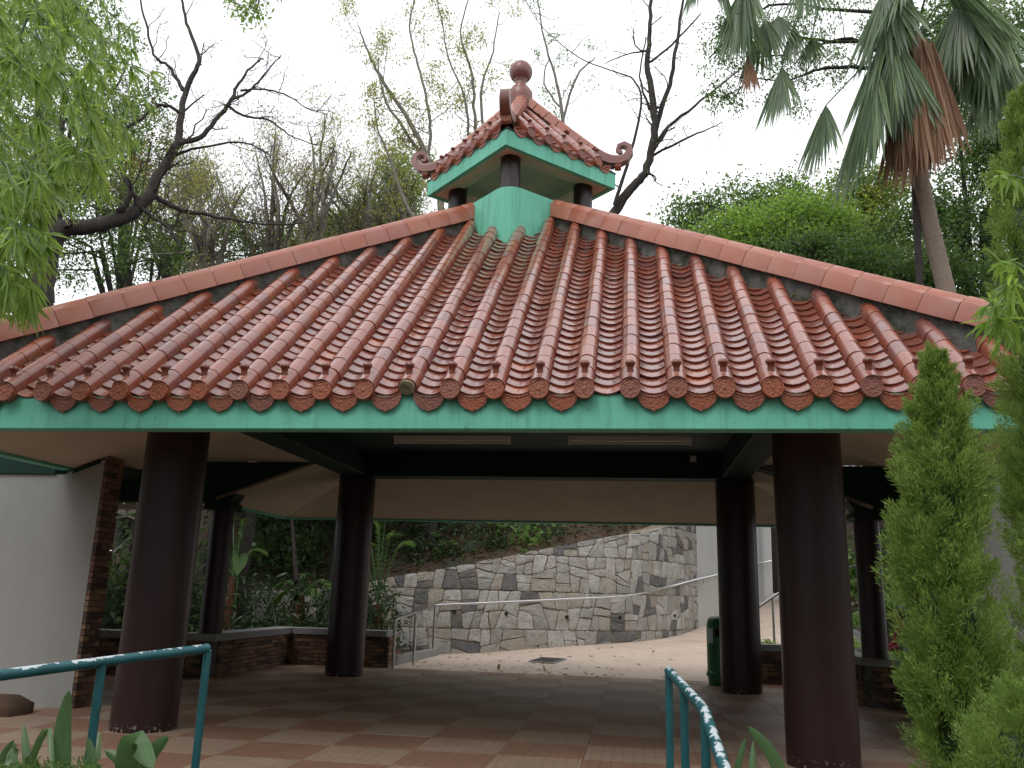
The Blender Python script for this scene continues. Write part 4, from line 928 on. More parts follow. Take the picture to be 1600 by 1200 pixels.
# young yellow green tree behind the lantern
limb_tree('slender tree with fresh yellow green leaves rising behind the roof lantern', [
    [(700, 420, 16, .16), (690, 330, 16, .12), (668, 250, 16, .1), (640, 190, 16, .08), (600, 130, 16, .06), (575, 80, 16, .04), (560, 40, 16, .02)],
    [(668, 250, 16, .07), (640, 215, 16, .06), (600, 150, 15.6, .04), (590, 90, 15.5, .02)],
    [(668, 255, 16, .06), (672, 200, 16, .06), (665, 150, 16, .05), (650, 90, 16, .04), (640, 40, 16, .03), (650, -10, 16, .02)],
    [(748, 380, 16.5, .1), (745, 300, 16.5, .08), (742, 200, 16.5, .06), (738, 120, 16.5, .05), (720, 50, 16.5, .03), (735, -10, 16.5, .02)],
    [(744, 300, 16.5, .07), (760, 250, 16.5, .06), (752, 150, 16.5, .05), (770, 80, 16.5, .03), (780, 20, 16.5, .02)],
    [(694, 370, 16, .07), (640, 330, 16, .06), (610, 250, 16, .05), (590, 200, 16, .03), (585, 160, 16, .02)],
    [(743, 270, 16.5, .05), (733, 220, 16.3, .05), (725, 150, 16, .04), (700, 90, 16, .03), (690, 30, 16, .02)]],
    16, M['bark2'], (1.0, .9), (8500, .095, M['l_yellow']), lvl=2, ground=4, name='young_tree', up_=.2, kids=(3, 4), spread=.55, every=2)
limb_tree('thin bare tree with scattered small leaves just right of the lantern ball', [
    [(885, 300, 17, .1), (880, 200, 17, .07), (870, 130, 17, .05), (850, 60, 17, .035), (840, 0, 17, .02)],
    [(880, 190, 17, .05), (900, 120, 17, .04), (930, 90, 17, .02)], [(878, 170, 17, .04), (850, 130, 17, .03), (858, 90, 17, .02)]],
    17, M['bark2'], (.9, .8), (900, .09, M['l_mid']), lvl=1, ground=4, name='thin_tree', up_=.15, kids=(2, 4), spread=.6, every=3)
# tall dark bare tree right of the lantern
limb_tree('tall dark leafless tree leaning right between lantern and fan palm', [
    [(940, 390, 12, .1612), (965, 325, 12, .1364), (990, 290, 12, .1240), (1012, 262, 12, .1116), (1022, 200, 12, .1054), (1020, 160, 12, .0992), (1012, 100, 12, .0806), (1015, 50, 12, .0620), (1018, -10, 12, .0496)],
    [(1018, 230, 12.2, .0868), (1030, 180, 12.3, .0744), (1050, 120, 12.4, .0620), (1058, 60, 12.5, .0496), (1068, -10, 12.6, .0372)],
    [(1000, 285, 12, .0744), (1035, 210, 12.2, .0558), (1085, 165, 12.4, .0372), (1130, 130, 12.6, .0248), (1180, 90, 12.7, .0124)],
    [(960, 320, 11.8, .0558), (985, 240, 11.6, .0434), (1002, 160, 11.4, .0310), (990, 125, 11.3, .0248), (960, 112, 11.2, .0186), (905, 90, 11, .0155), (850, 45, 10.9, .0112), (835, 20, 10.8, .0062)],
    [(1015, 170, 12, .0434), (1000, 120, 12, .0248), (1010, 60, 12, .0186)],
    [(1014, 246, 12.1, .0434), (1075, 215, 12.4, .0310), (1110, 200, 12.6, .0186), (1130, 190, 12.8, .0093)],
    [(1012, 98, 12, .0372), (1050, 70, 12, .0310), (1095, 20, 12, .0186)], [(1012, 80, 12, .0310), (980, 85, 11.8, .0186), (945, 100, 11.5, .0124)]],
    12, M['bark'], (.8, .7), (500, .07, M['l_mid']), lvl=1, ground=3, kids=(2, 4), dens=.6, every=3)

# leafy background trees: crown = clumped leaves, each with trunk
def leafy(label, px, py, Y, blobs, n, size, m, name='broadleaf_tree', tr=.2, second=None):
    B = []
    for bx_, by_, rx, ry in blobs:
        c = at(bx_, by_, Y+rnd.uniform(-.8, .8)); k = (c-CAM).length/F_PX; B.append((c.x, c.y, c.z, rx*k*.86, rx*k*.7, ry*k*.84))
        for _ in range(7):
            a_ = rnd.uniform(-.3, math.pi+.3); f_ = rnd.uniform(.22, .4); B.append((c.x+math.cos(a_)*rx*k*.9, c.y+rnd.uniform(-.5, .5), c.z+math.sin(a_)*ry*k*.9, rx*k*f_, rx*k*f_, ry*k*f_))
    b = at(px, py, Y); t = thing(name, label, 'tree', (b.x, b.y, 2.5)); mb = MB(); tips = []
    c0 = Vector(B[0][:3]); mb.tube([Vector((b.x, b.y, 1.5)), Vector((b.x, b.y, (1.5+c0.z)/2)), c0], [tr*1.4, tr, tr*.6], 8)
    for q in B[::8]: 
        for _ in range(2): mb.tube([Vector((b.x, b.y, (1.5+c0.z)/2)), c0.lerp(Vector(q[:3]), .5)+Vector((rnd.gauss(0, .3), 0, rnd.gauss(0, .3))), Vector(q[:3])+Vector((rnd.gauss(0, q[3]*.4), rnd.gauss(0, .3), rnd.gauss(0, q[5]*.4)))], [tr*.5, tr*.3, .03], 5)
    mb.build('trunk', M['bark'], t, smooth=70); leaf_cloud('crown', B, n, size, m, t)
    if second: leaf_cloud('crown', B, second[0], size, second[1], t)
    return t
leafy('dark green leafy tree low behind the left hip ridge', 240, 470, 20, [(200, 420, 120, 60), (300, 400, 120, 70), (110, 400, 90, 70), (380, 390, 80, 45), (150, 330, 80, 60), (70, 330, 80, 80)], 9000, .14, M['l_dark'], second=(9000, M['l_mid']))
leafy('mid green tree behind twiggy trees left of the lantern', 600, 400, 24, [(600, 330, 50, 60), (560, 360, 60, 45), (640, 300, 35, 60), (500, 380, 70, 40), (610, 270, 25, 30)], 14000, .15, M['l_mid'], second=(4000, M['l_yellow']))
leafy('dark crowned tree far left behind the bamboo', 90, 300, 17, [(60, 120, 110, 130), (190, 170, 60, 70), (150, 100, 50, 70), (80, 260, 110, 80), (20, 380, 60, 60), (210, 200, 50, 50)], 9000, .14, M['l_dark'], second=(9000, M['l_mid']))
leafy('thin crowned olive tree above the twiggy trees at left', 230, 200, 26, [(210, 220, 60, 60), (250, 300, 70, 60), (170, 300, 70, 60)], 9000, .14, M['l_rust'], second=(8000, M['l_dark']))
leafy('bright lime green bushy tree right above the hip ridge', 1200, 460, 19, [(1190, 365, 75, 42), (1140, 385, 60, 35), (1260, 370, 70, 45), (1230, 335, 40, 25)], 10000, .14, M['l_lime'], second=(4500, M['l_mid']))
leafy('blue green leafy tree behind the lime green bushy one', 1160, 420, 23, [(1190, 320, 70, 38), (1100, 330, 50, 35), (1260, 330, 60, 45), (1150, 350, 90, 40), (1330, 350, 80, 60), (1080, 350, 30, 30)], 9000, .15, M['l_dark'], second=(7000, M['l_mid']))
leafy('yellowish green tree between lime tree and palm trunk', 1340, 440, 20, [(1330, 350, 60, 45), (1360, 310, 50, 35), (1300, 390, 80, 35), (1390, 400, 60, 40)], 10000, .16, M['l_mid'], second=(4000, M['l_yellow']))
leafy('big dark shady tree behind the fan palm at right', 1520, 450, 17, [(1540, 330, 80, 110), (1480, 400, 60, 60), (1560, 180, 60, 110), (1430, 420, 50, 40), (1600, 300, 60, 160), (1540, 60, 80, 60), (1440, 340, 40, 50)], 24000, .14, M['l_dark'], second=(12000, M['l_mid']))
leafy('dark glossy leaved tree just over the right hip ridge', 1400, 480, 15, [(1400, 430, 90, 30), (1310, 405, 70, 25), (1500, 450, 70, 30), (1230, 395, 50, 18)], 10000, .12, M['l_dark'], second=(5000, M['l_mid']))
limb_tree('leafy branches of a tree hanging over the top right', [
    [(1420, 110, 10, .07), (1330, 105, 10, .05), (1280, 108, 10, .035), (1230, 125, 10, .02), (1150, 120, 10, .012)], [(1400, 60, 10, .06), (1300, 65, 10, .04), (1210, 50, 10, .03), (1120, 40, 10, .02)],
    [(1420, 20, 10, .06), (1300, 15, 10, .04), (1200, 10, 10, .03), (1110, 90, 10, .02)], [(1400, 100, 10, .05), (1330, 60, 10, .04), (1260, 80, 10, .03), (1190, 90, 10, .02)], [(1120, -20, 10.5, .04), (1150, 40, 10.5, .03), (1170, 110, 10.5, .015), (1140, 160, 10.5, .01)]],
    10, M['bark'], (.8, .7), (6500, .085, M['l_mid']), lvl=1, ground=3, name='overhanging_tree', kids=(3, 5), every=2)
limb_tree('sparse twigs with little leaves hanging in at the top left centre', [
    [(440, -60, 4, .02), (410, -20, 4, .015), (390, 10, 4, .01)], [(330, -60, 4, .02), (350, -20, 4, .012), (370, 5, 4, .01)], [(480, -50, 4, .02), (420, -30, 4, .012), (400, 20, 4, .01)]],
    4, M['bark'], (.3, .3), (500, .10, M['l_bamboo']), lvl=1, ground=3, name='hanging_branch', up_=-.3, trunk_extra=False)

# ---- unseen trees added around the pavilion to block low sky light
WB = []; wt = MB()
def wood(x, y, h, r, z0=-.6, lo=.2):
    WB.extend([(x, y, z0+h*.68, r, r, h*.30), (x+r*.3, y, z0+h*.42, r*.9, r*.9, h*.3), (x-r*.4, y-.3, z0+h*lo, r*.8, r*.8, h*.25)]); wt.tube([(x, y, z0), (x+.2, y, z0+h*.4), (x, y+.2, z0+h*.75)], [.25, .2, .1], 7)
for gx_, gy_, gh_ in [(-14, -18, 10), (-9, -20, 11), (-4.5, -21, 11.5), (0, -21.5, 11.5), (4.5, -21, 11.5), (9, -20, 11), (14, -18, 10), (18, -14, 10), (18, -8, 10), (16, -3, 9), (-17, -13, 10), (-15, -7, 9), (-14, -2, 8), (-13, 3, 7), (15, 3, 7)]: wood(gx_+rnd.uniform(-1, 1), gy_+rnd.uniform(-1, 1), gh_, 3.4)
shade_wood_o = leaf_cloud('added_shade_wood', WB, 52000, .36, M['l_shade'], None); shade_wood_o['kind'] = 'stuff'; q = wt.build('shade_wood_trunks', M['bark'], None); q['kind'] = 'stuff'
# canopies hidden behind the roof, added to shade the bank and wall
UB = []; ut = MB()
for ux, uy, uz, ur, uh in [(-9, 11.5, 5.0, 2.0, 1.5), (-6.2, 12, 5.2, 2.0, 1.4), (-3.6, 12.3, 5.4, 1.9, 1.3), (-1.2, 12.8, 5.6, 1.9, 1.3), (1.2, 13.6, 5.8, 1.9, 1.3), (-8, 9.6, 4.3, 1.5, 1.2), (-5.2, 10.0, 4.4, 1.4, 1.1), (3.6, 15.5, 6.2, 2, 1.3), (-8.2, 5.4, 4.3, 1.5, .9), (-6.3, 6.2, 4.3, 1.4, .9), (-5.0, 7.8, 4.5, 1.4, .9), (-8, 8, 4.4, 1.6, 1.0), (-3.2, 8.9, 4.8, 1.2, .7), (-10, 3, 4.2, 1.6, 1.0), (9.5, 8, 4.5, 1.8, 1.2), (8, 12, 5, 1.8, 1.2)]:
    UB += [(ux, uy, uz, ur, ur*.9, uh), (ux+ur*.4, uy-.4, uz-uh*.3, ur*.8, ur*.7, uh*.6)]; ut.tube([(ux, uy, 0), (ux+.2, uy, uz-.6), (ux, uy, uz+.5)], [.12, .1, .05], 7)
q = leaf_cloud('added_shade_canopy', UB, 42000, .2, M['l_shade'], None); q['kind'] = 'stuff'; q = ut.build('shade_canopy_trunks', M['bark'], None); q['kind'] = 'stuff'
# ---- fan palms
def fan_leaf(apex, d, hang, Lf, nseg=38, spreadw=1.0):
    """pleated costapalmate leaf: blades radiate from apex around direction d, tips droop"""
    d = np.array(d, float); d /= np.linalg.norm(d); s = np.cross(d, [0, 0, 1.]); s = s/max(np.linalg.norm(s), 1e-6); out = []
    a = (np.linspace(-1, 1, nseg)*R(100)*spreadw)+rng.normal(size=nseg)*.02
    D = np.cos(a)[:, None]*d+np.sin(a)[:, None]*s; fold = np.where(np.arange(nseg) % 2 == 0, 1, -1)[:, None]
    nn = np.cross(d, s); N = nn+fold*.5*np.cross(D, nn)
    Lf = Lf*1.5; ln = Lf*(.72+.28*np.cos(a*.8))*(.9+.2*rng.random(nseg)); return blades(np.tile(apex, (nseg, 1))+0.0, D, N, ln, Lf*.05, 3, hang*.8)
def fan_palm(label, trunk, leaves, dead, name='fan_palm', ground=2.5):
    b = at(*trunk[0][:3]); t = thing(name, label, 'palm', (b.x, b.y, ground)); 
    P = smooth_path([at(*a[:3]) for a in trunk], 10); r = [trunk[0][3]+(trunk[-1][3]-trunk[0][3])*i/(len(P)-1) for i in range(len(P))]
    r = [x*(1+.035*(i % 2)) for i, x in enumerate(r)]; MB().tube([Vector((b.x+.1, b.y, ground))]+P, [r[0]*1.1]+r, 16).build('trunk', M['palmbark'], t, smooth=70)
    crown = P[-1]
    for (px, py, Y, tx, ty, Lf, hang, sw) in leaves:
        ap_ = at(px, py, Y); tip = at(tx, ty, Y-.2); V, Q = fan_leaf(tuple(ap_), tuple(tip-ap_), hang, Lf, 34, sw); o = np_mesh('fan_leaf', V, Q, M['l_fan'], t)
        mid = crown.lerp(ap_, .5)+Vector((0, 0, .35)); st = MB(); st.tube([crown, mid, ap_], [.03, .022, .016], 6); link('petiole', st.mesh('petiole', 60), M['l_strap'], o)
    for (px, py, Y, tx, ty, Lf, hang, sw) in dead:
        ap_ = at(px, py, Y); tip = at(tx, ty, Y-.2); V, Q = fan_leaf(tuple(ap_), tuple(tip-ap_), hang, Lf, 30, sw); o = np_mesh('dead_fan_leaf', V, Q, M['l_fandead'], t); o['label'] = 'dry brown hanging leaf'
    return t
fan_palm('tall fan palm with ringed trunk and a skirt of brown dead leaves, top right', [(1485, 480, 10, .19), (1465, 400, 10, .175), (1448, 330, 10, .165), (1436, 270, 10, .17), (1430, 180, 10, .2), (1428, 60, 10, .22)],
    [(1385, -20, 9.2, 1385, 120, 1.5, .15, .35), (1395, 70, 9.3, 1352, 250, 1.9, .2, .35), (1370, 110, 9.0, 1330, 300, 2.0, .15, .3), (1545, 20, 9.2, 1530, 190, 1.6, .2, .42), (1530, 15, 9.6, 1570, 160, 1.7, .3, .4), (1395, 40, 9.8, 1310, 180, 1.6, .4, .3),
     (1500, 0, 9.4, 1500, 110, 1.5, .2, .4), (1555, 60, 9.8, 1560, 220, 1.6, .25, .3), (1420, -30, 9.5, 1340, 60, 1.5, .5, .5), (1470, -40, 9.0, 1560, 30, 1.5, .5, .5), (1400, 60, 9.0, 1412, 230, 1.7, .15, .22), (1290, 165, 9.3, 1272, 270, 1.15, .15, .33), (1480, 40, 10.5, 1500, 200, 1.6, .25, .3), (1400, 30, 10.4, 1345, 200, 1.7, .25, .3), (1385, 90, 9.9, 1362, 260, 1.6, .15, .28), (1415, -20, 10.4, 1380, 130, 1.6, .3, .35), (1500, 60, 10.3, 1540, 220, 1.6, .2, .35)],
    [(1440, 60, 9.1, 1440, 250, 2.3, .08, .13), (1425, 70, 9.2, 1408, 250, 2.2, .08, .12), (1456, 66, 9.3, 1462, 240, 2.1, .08, .13), (1412, 125, 9.3, 1394, 270, 1.7, .1, .14), (1450, 90, 8.9, 1450, 250, 2.0, .08, .12), (1434, 110, 8.9, 1428, 260, 1.9, .08, .13), (1446, 60, 9.7, 1468, 240, 2.0, .1, .14), (1420, 90, 9.6, 1415, 250, 2.0, .1, .14)])
fan_palm('second fan palm whose drooping leaves hang in at the top, crown above the frame', [(1478, 470, 12.5, .17), (1448, 330, 12.5, .15), (1432, 200, 12.5, .15), (1400, -60, 12.3, .15), (1330, -190, 12, .17)],
    [(1165, -40, 9.4, 1155, 110, 1.5, .15, .25), (1155, -10, 9.5, 1165, 140, 1.25, .2, .25), (1222, 105, 9.4, 1212, 190, 1.05, .15, .3), (1195, 30, 9.8, 1185, 130, 1.1, .3, .35), (1215, 25, 9.9, 1210, 90, .8, .2, .4), (1268, 60, 9.8, 1262, 120, .6, .2, .4),
     (1095, -60, 9.2, 1075, 30, .9, .3, .3), (1120, -50, 9.2, 1150, 60, 1.0, .3, .3), (1260, -40, 9.2, 1265, 30, .8, .3, .35), (1240, 40, 9.6, 1235, 130, .7, .2, .25)],
    [(1170, 85, 9.6, 1175, 160, .75, .1, .12)], 'fan_palm')

# ---- bamboo, left foreground and right sprays
def bamboo(label, culms, sprays, n, size, loc, mt=None):
    size *= .95; t = thing('bamboo', label, 'bamboo', loc); mb = MB(); parts = []
    for c in culms: MB().tube(smooth_path([at(*a) for a in c], 4), .012, 6).build('culm', M['l_strap'], t, smooth=60)
    for (px, py, Y, dx, dy, L_, k) in sprays:
        a = at(px, py, Y); b = at(px+dx, py+dy, Y+rnd.uniform(-.3, .3)); mb.tube([a, a.lerp(b, .5)+Vector((0, 0, .02)), b], [.005, .004, .002], 4, cap=False)
        for j in range(k):
            s = rnd.uniform(.15, 1); p = a.lerp(b, s); m_ = 7; d0 = np.array(tuple((b-a).normalized())); 
            P = np.tile(tuple(p), (m_, 1)); D = d0*.8+rng.normal(size=(m_, 3))*.6+np.array([0, 0, -.5]); N = rdir(m_)+np.array([0, -.8, .5])
            parts.append(blades(P, D, N, size*(.6+.7*rng.random(m_)), size*.115, 3, .25))
    tag(mb.build('twigs', M['l_strap'], t, smooth=60), kind='stuff'); V, Q = merge(parts); np_mesh('leaves', V, Q, mt or M['l_bamboo'], t); return t
spr = []
for _ in range(330):
    y = rnd.uniform(-30, 300); xmax = 150+60*math.sin(y/60)+ (50 if y > 120 else 20); x = rnd.uniform(-40, xmax)
    if x > 90 and rnd.random() < .3: continue
    if 150 < y < 290 and x > 160 and rnd.random() < .5: continue
    spr.append((x-rnd.uniform(10, 40), y-rnd.uniform(0, 30), rnd.uniform(-5.2, -2.2), rnd.uniform(15, 60), rnd.uniform(15, 60), 1, 3))
for _ in range(95):
    y = rnd.uniform(280, 480); x = rnd.uniform(-40, 60 if y < 340 else 70-(y-400)*.1); spr.append((x-20, y-30, rnd.uniform(-6, -4.6), rnd.uniform(10, 45), rnd.uniform(20, 55), 1, 3))
bamboo('dense bright green bamboo foliage hanging down the left edge', [[(-60, 600, -4, ), (-30, 300, -4), (30, 60, -4), (90, -60, -4)], [(-70, 600, -5), (-60, 400, -5), (0, 250, -5), (60, 380, -5)]], spr, 0, .175, at(-70, 1150, -4.5))
spr = []
for (x, y, dx, dy) in [(1600, 440, -45, 15), (1590, 470, -50, 10), (1605, 420, -40, -10), (1585, 500, -40, 0), (1570, 470, -30, 10), (1612, 285, -50, -10), (1575, 480, -20, 30), (1600, 500, -35, 20)]: spr.append((x, y, -6.2, dx, dy, 1, 3))
bamboo('small bamboo spray with pale leaves crossing the right hip ridge', [[(1640, 600, -6.2), (1620, 400, -6.2), (1600, 260, -6.2)]], spr, 0, .125, at(1650, 1180, -6.2), M['l_lime'])

# ---- conifers (right foreground)
def conifer(label, axis, ztop, prof_, n_plumes, loc, seed, per=260, ls=.022):
    """prof_: list of (z, radius, x, y) ; plumes of scale leaves sweep up and outward"""
    r_ = random.Random(seed); t = thing('conifer', label, 'conifer', loc); core = MB()
    def P_(z):
        for a, b in zip(prof_, prof_[1:]):
            if a[0] <= z <= b[0]: s = (z-a[0])/(b[0]-a[0]); return [a[i]+(b[i]-a[i])*s for i in range(4)]
        return list(prof_[-1])
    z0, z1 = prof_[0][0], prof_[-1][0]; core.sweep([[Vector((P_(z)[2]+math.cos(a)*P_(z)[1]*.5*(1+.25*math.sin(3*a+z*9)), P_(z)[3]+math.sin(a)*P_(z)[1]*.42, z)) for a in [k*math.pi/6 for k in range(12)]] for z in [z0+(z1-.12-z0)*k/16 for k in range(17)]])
    core.build('painted_shade_core', M['l_shade'], t, smooth=80); MB().tube([(prof_[0][2], prof_[0][3], loc[2]), (prof_[0][2], prof_[0][3], z0+.1)], .04, 8).build('trunk', M['bark'], t)  # solid dark green core stands in for shade between the plumes
    parts = []; 
    for q in range(n_plumes):
        z = z0+(z1-z0)*(r_.random()**.9); _, r, cx, cy = P_(z); a = r_.uniform(0, 2*math.pi); rr = r*r_.uniform(.5, .98); c = np.array([cx+math.cos(a)*rr, cy+math.sin(a)*rr, z])
        ax = np.array([math.cos(a)*.55, math.sin(a)*.55, 1.0])+np.array([r_.gauss(0, .2) for _ in range(3)]); ax /= np.linalg.norm(ax); L_ = r_.uniform(.10, .24)*(.55+.6*min(1, r/.2)); R_ = L_*.25
        tt = rng.random(per); env = np.sin(np.pi*np.clip(tt*.85+.12, 0, 1))**.7; off = rdir(per)*(rng.random((per, 1))**.5)*R_*env[:, None]
        P = c+ax*(tt[:, None]-.4)*L_+off; D = ax*1.1+off/R_*.9+rng.normal(size=(per, 3))*.35; parts.append(blades(P, D, rdir(per), ls*(.6+.9*rng.random(per)), ls*.2, 1, 0))
    V, Q = merge(parts); np_mesh('foliage', V, Q, M['l_juniper'], t); return t
def cz(px, py, Y): return at(px, py, Y)
def cprof(rows, Y):
    out = []
    for (py, xl, xr) in rows[::-1]:
        a = at(xl, py, Y); b = at(xr, py, Y); out.append((a.z*.5+b.z*.5, (b.x-a.x)/2, (a.x+b.x)/2, Y))
    return out
pf = cprof([(560, 1462, 1468), (600, 1452, 1482), (650, 1440, 1500), (700, 1420, 1512), (760, 1410, 1532), (850, 1402, 1535), (930, 1396, 1556), (1010, 1412, 1570), (1080, 1428, 1575), (1150, 1432, 1600), (1260, 1440, 1620), (1500, 1470, 1640)], -6.4)
conifer('tall bushy green conifer whose tip overlaps the roof edge', None, 0, pf, 560, (pf[0][2], -6.4, -.35), 3)
pf = cprof([(150, 1590, 1602), (220, 1576, 1630), (300, 1562, 1640), (400, 1556, 1650), (520, 1572, 1660), (600, 1572, 1670), (720, 1572, 1680), (800, 1578, 1680), (900, 1588, 1690), (1500, 1600, 1720)], -5.6)
conifer('darker tall conifer cut off by the right edge of the view', None, 0, pf, 620, (pf[0][2], -5.6, -.35), 5)
pf = cprof([(1085, 1585, 1600), (1130, 1548, 1640), (1200, 1510, 1660), (1300, 1500, 1680), (1500, 1520, 1690)], -7.0)
conifer('short conifer in the bottom right corner', None, 0, pf, 170, (pf[0][2], -7.0, -.35), 9, ls=.015)

# ---- leafy foreground plants
def ribbon_leaf(mb, P, w, fold=.25):
    """broad blade along P with mid crease"""
    P = smooth_path(P, 4); n = len(P); V = []; f = []
    for i, p in enumerate(P):
        t = i/(n-1); ww_ = w*(math.sin(math.pi*min(1, t*.93+.07))**.65)*(1 if t < .98 else .1); tn = (P[min(n-1, i+1)]-P[max(0, i-1)]).normalized(); v = (p-CAM).normalized(); s = tn.cross(v).normalized(); nn = s.cross(tn)
        V += [p-s*ww_*.5+nn*ww_*fold, p, p+s*ww_*.5+nn*ww_*fold]
    for i in range(n-1): f += [(3*i, 3*i+1, 3*i+4, 3*i+3), (3*i+1, 3*i+2, 3*i+5, 3*i+4)]
    mb.add(V, f)
def broad_plant(label, leaves, Y, loc, m, name='broadleaf_plant', cat='plant'):
    t = thing(name, label, cat, loc)
    for pts, w in leaves:
        mb = MB(); ribbon_leaf(mb, [at(x, y, Y+dy) for x, y, dy in pts], w); mb.build('leaf', m, t, smooth=60)
    return t
Yl = -6.1
bed = MB(); bed.b2((-3.5, -7.6, -.35), (-.95, -5.9, .33)); tag(bed.build('planting_bed', M['soil']), kind='structure')
bb = on_z(60, 1300, .42)
broad_plant('upright broad strap leaved plant left of the first teal post', [
    ([(95, 1260, 0), (96, 1200, 0), (98, 1140, 0), (108, 1078, 0)], .085), ([(45, 1250, 0), (42, 1190, 0), (37, 1130, .05)], .04), ([(60, 1240, 0), (50, 1190, .05), (75, 1140, 0), (82, 1210, -.1)], .035),
    ([(20, 1260, 0), (18, 1200, 0), (10, 1170, .05)], .07), ([(60, 1270, 0), (52, 1210, 0), (45, 1180, -.05)], .07), ([(-10, 1220, 0), (5, 1180, 0), (22, 1156, 0)], .03), ([(110, 1270, 0), (120, 1220, -.05), (160, 1195, -.1)], .06), ([(10, 1230, 0), (20, 1175, .1), (25, 1168, .1)], .05), ([(140, 1250, 0), (145, 1200, 0), (137, 1150, 0)], .05)], Yl, (at(80, 1290, Yl).x, Yl, .42), M['l_strap'])
broad_plant('low dark green broad leaved plant between the two teal posts', [
    ([(190, 1250, 0), (200, 1200, 0), (210, 1160, -.05), (240, 1200, -.2)], .13), ([(205, 1230, 0), (190, 1190, 0), (163, 1173, 0)], .06), ([(215, 1230, 0), (235, 1180, 0), (263, 1150, 0)], .07), ([(200, 1240, 0), (212, 1170, .1), (195, 1152, .1)], .05), ([(185, 1240, 0), (225, 1200, 0), (222, 1190, 0)], .05), ([(160, 1240, 0), (140, 1190, .1), (150, 1150, .1), (156, 1190, .05)], .05)], Yl+.15, (at(205, 1290, Yl).x, Yl+.15, .42), M['l_strap'])
Pn = np.array([tuple(at(rnd.uniform(-20, 150), rnd.uniform(1185, 1235), rnd.uniform(-6.5, -5.9))) for _ in range(1500)]); Pn[:, 2] = np.minimum(Pn[:, 2], .40+rng.random(1500)*.03); V, Q = blades(Pn, rdir(1500)+np.array([0, 0, .5]), rdir(1500), .02, .011, 1); gc_ = np_mesh('ground_cover', V, Q, M['l_mid']); gc_['kind'] = 'stuff'
bed2 = MB(); bed2.b2((2.02, -7.4, -.35), (4.5, -5.2, .1)); tag(bed2.build('shrub_bed', M['soil']), kind='structure')
broad_plant('pointed blue green strap leaves at the foot of the right railing', [
    ([(1250, 1290, 0), (1225, 1220, 0), (1200, 1170, 0), (1168, 1134, 0)], .055), ([(1180, 1290, 0), (1175, 1220, 0), (1178, 1155, .05)], .035), ([(1140, 1280, 0), (1150, 1210, 0), (1165, 1152, 0)], .03)], -6.3, (at(1200, 1300, -6.3).x, -6.3, .1), M['l_strap'])

# ---- plants beyond the pavilion
def shrub(label, px, py, Y, rpx, n, size, m, name='shrub', ry=None, zb=None):
    c = at(px, py, Y); k = (c-CAM).length/F_PX; r = rpx*k; rz_ = (ry or rpx)*k; zb = c.z-rz_ if zb is None else zb; t = thing(name, label, 'shrub', (c.x, c.y, zb)); mb = MB()
    for _ in range(7): e = Vector((c.x+rnd.uniform(-r, r)*.7, c.y+rnd.uniform(-r, r)*.5, c.z+rnd.uniform(-.3, .8)*rz_)); mb.tube([Vector((c.x, c.y, zb)), Vector((c.x, c.y, zb)).lerp(e, .5)+Vector((rnd.gauss(0, .05), 0, 0)), e], [.018, .012, .006], 5)
    mb.build('stems', M['bark'], t); leaf_cloud('foliage', [(c.x, c.y, c.z, r, r*.8, rz_)], n, size, m, t, .6, 2, .2); return t
shrub('bright green small leaved shrub on the bank above the stone wall', 830, 846, 9.1, 38, 420, .13, M['l_mid'], ry=22)
shrub('lighter green sprawling shrub hanging near the top edge of the stone wall', 780, 830, 9.6, 30, 260, .14, M['l_lime'], ry=14)
shrub('low green plant on the bank right above the wall top', 905, 832, 10.2, 34, 260, .12, M['l_mid'], ry=12)
shrub('tiny green weed at the right end of the wall top', 978, 832, 10.6, 12, 60, .10, M['l_mid'], ry=8)
shrub('dusty dark green shrub in front of the stone wall by the left back column', 592, 985, 6.2, 26, 500, .07, M['l_dark'], ry=28, zb=0)
shrub('mossy dark bush low on the bank left of the stone wall', 700, 866, 8.8, 40, 380, .11, M['l_dark'], ry=18)
def rosette(label, px, py, Y, n, ln, w_, m, up_=.8, name='strap_plant', zb=None, droop=.6, trunk=0):
    c = at(px, py, Y); t = thing(name, label, 'plant', (c.x, c.y, c.z if zb is None else zb)); D = rdir(n); D[:, 2] = np.abs(D[:, 2])*.5+up_; P = np.tile(tuple(c), (n, 1))+rng.normal(size=(n, 3))*.03
    V, Q = blades(P, D, rdir(n)+np.array([0, -.3, .6]), ln*(.6+.6*rng.random(n)), w_, 3, droop); np_mesh('leaves', V, Q, m, t)
    if trunk: MB().tube([(c.x, c.y, c.z-trunk), (c.x, c.y, c.z)], [.09, .08], 9).build('trunk', M['l_fandead'], t)
    return t
rosette('red and pink leaved bromeliad in the bed by the steel posts', 612, 1022, 4.9, 60, .3, .035, M['l_red'], .5)
rosette('second reddish leafed plant beside the stone kerb', 592, 1032, 4.8, 40, .25, .03, M['l_red'], .4)
rosette('grassy bright plant on the coping right of the back column', 1203, 1015, 4.9, 90, .42, .022, M['l_lime'], .6, zb=.3)
rosette('tall green strap leaf clump seen left of the small right column', 1325, 985, 6.5, 90, .9, .04, M['l_mid'], .8, zb=.0)
rosette('strap leaf clump seen right of the small right column', 1398, 950, 7.0, 70, .9, .04, M['l_mid'], .8)
rosette('lower grassy clump behind the right parapet', 1318, 1012, 5.2, 80, .5, .025, M['l_lime'], .7, zb=.2)
rosette('dark rosette plant on the bank behind the wall', 700, 855, 9.2, 40, .6, .05, M['l_dark'], .5)
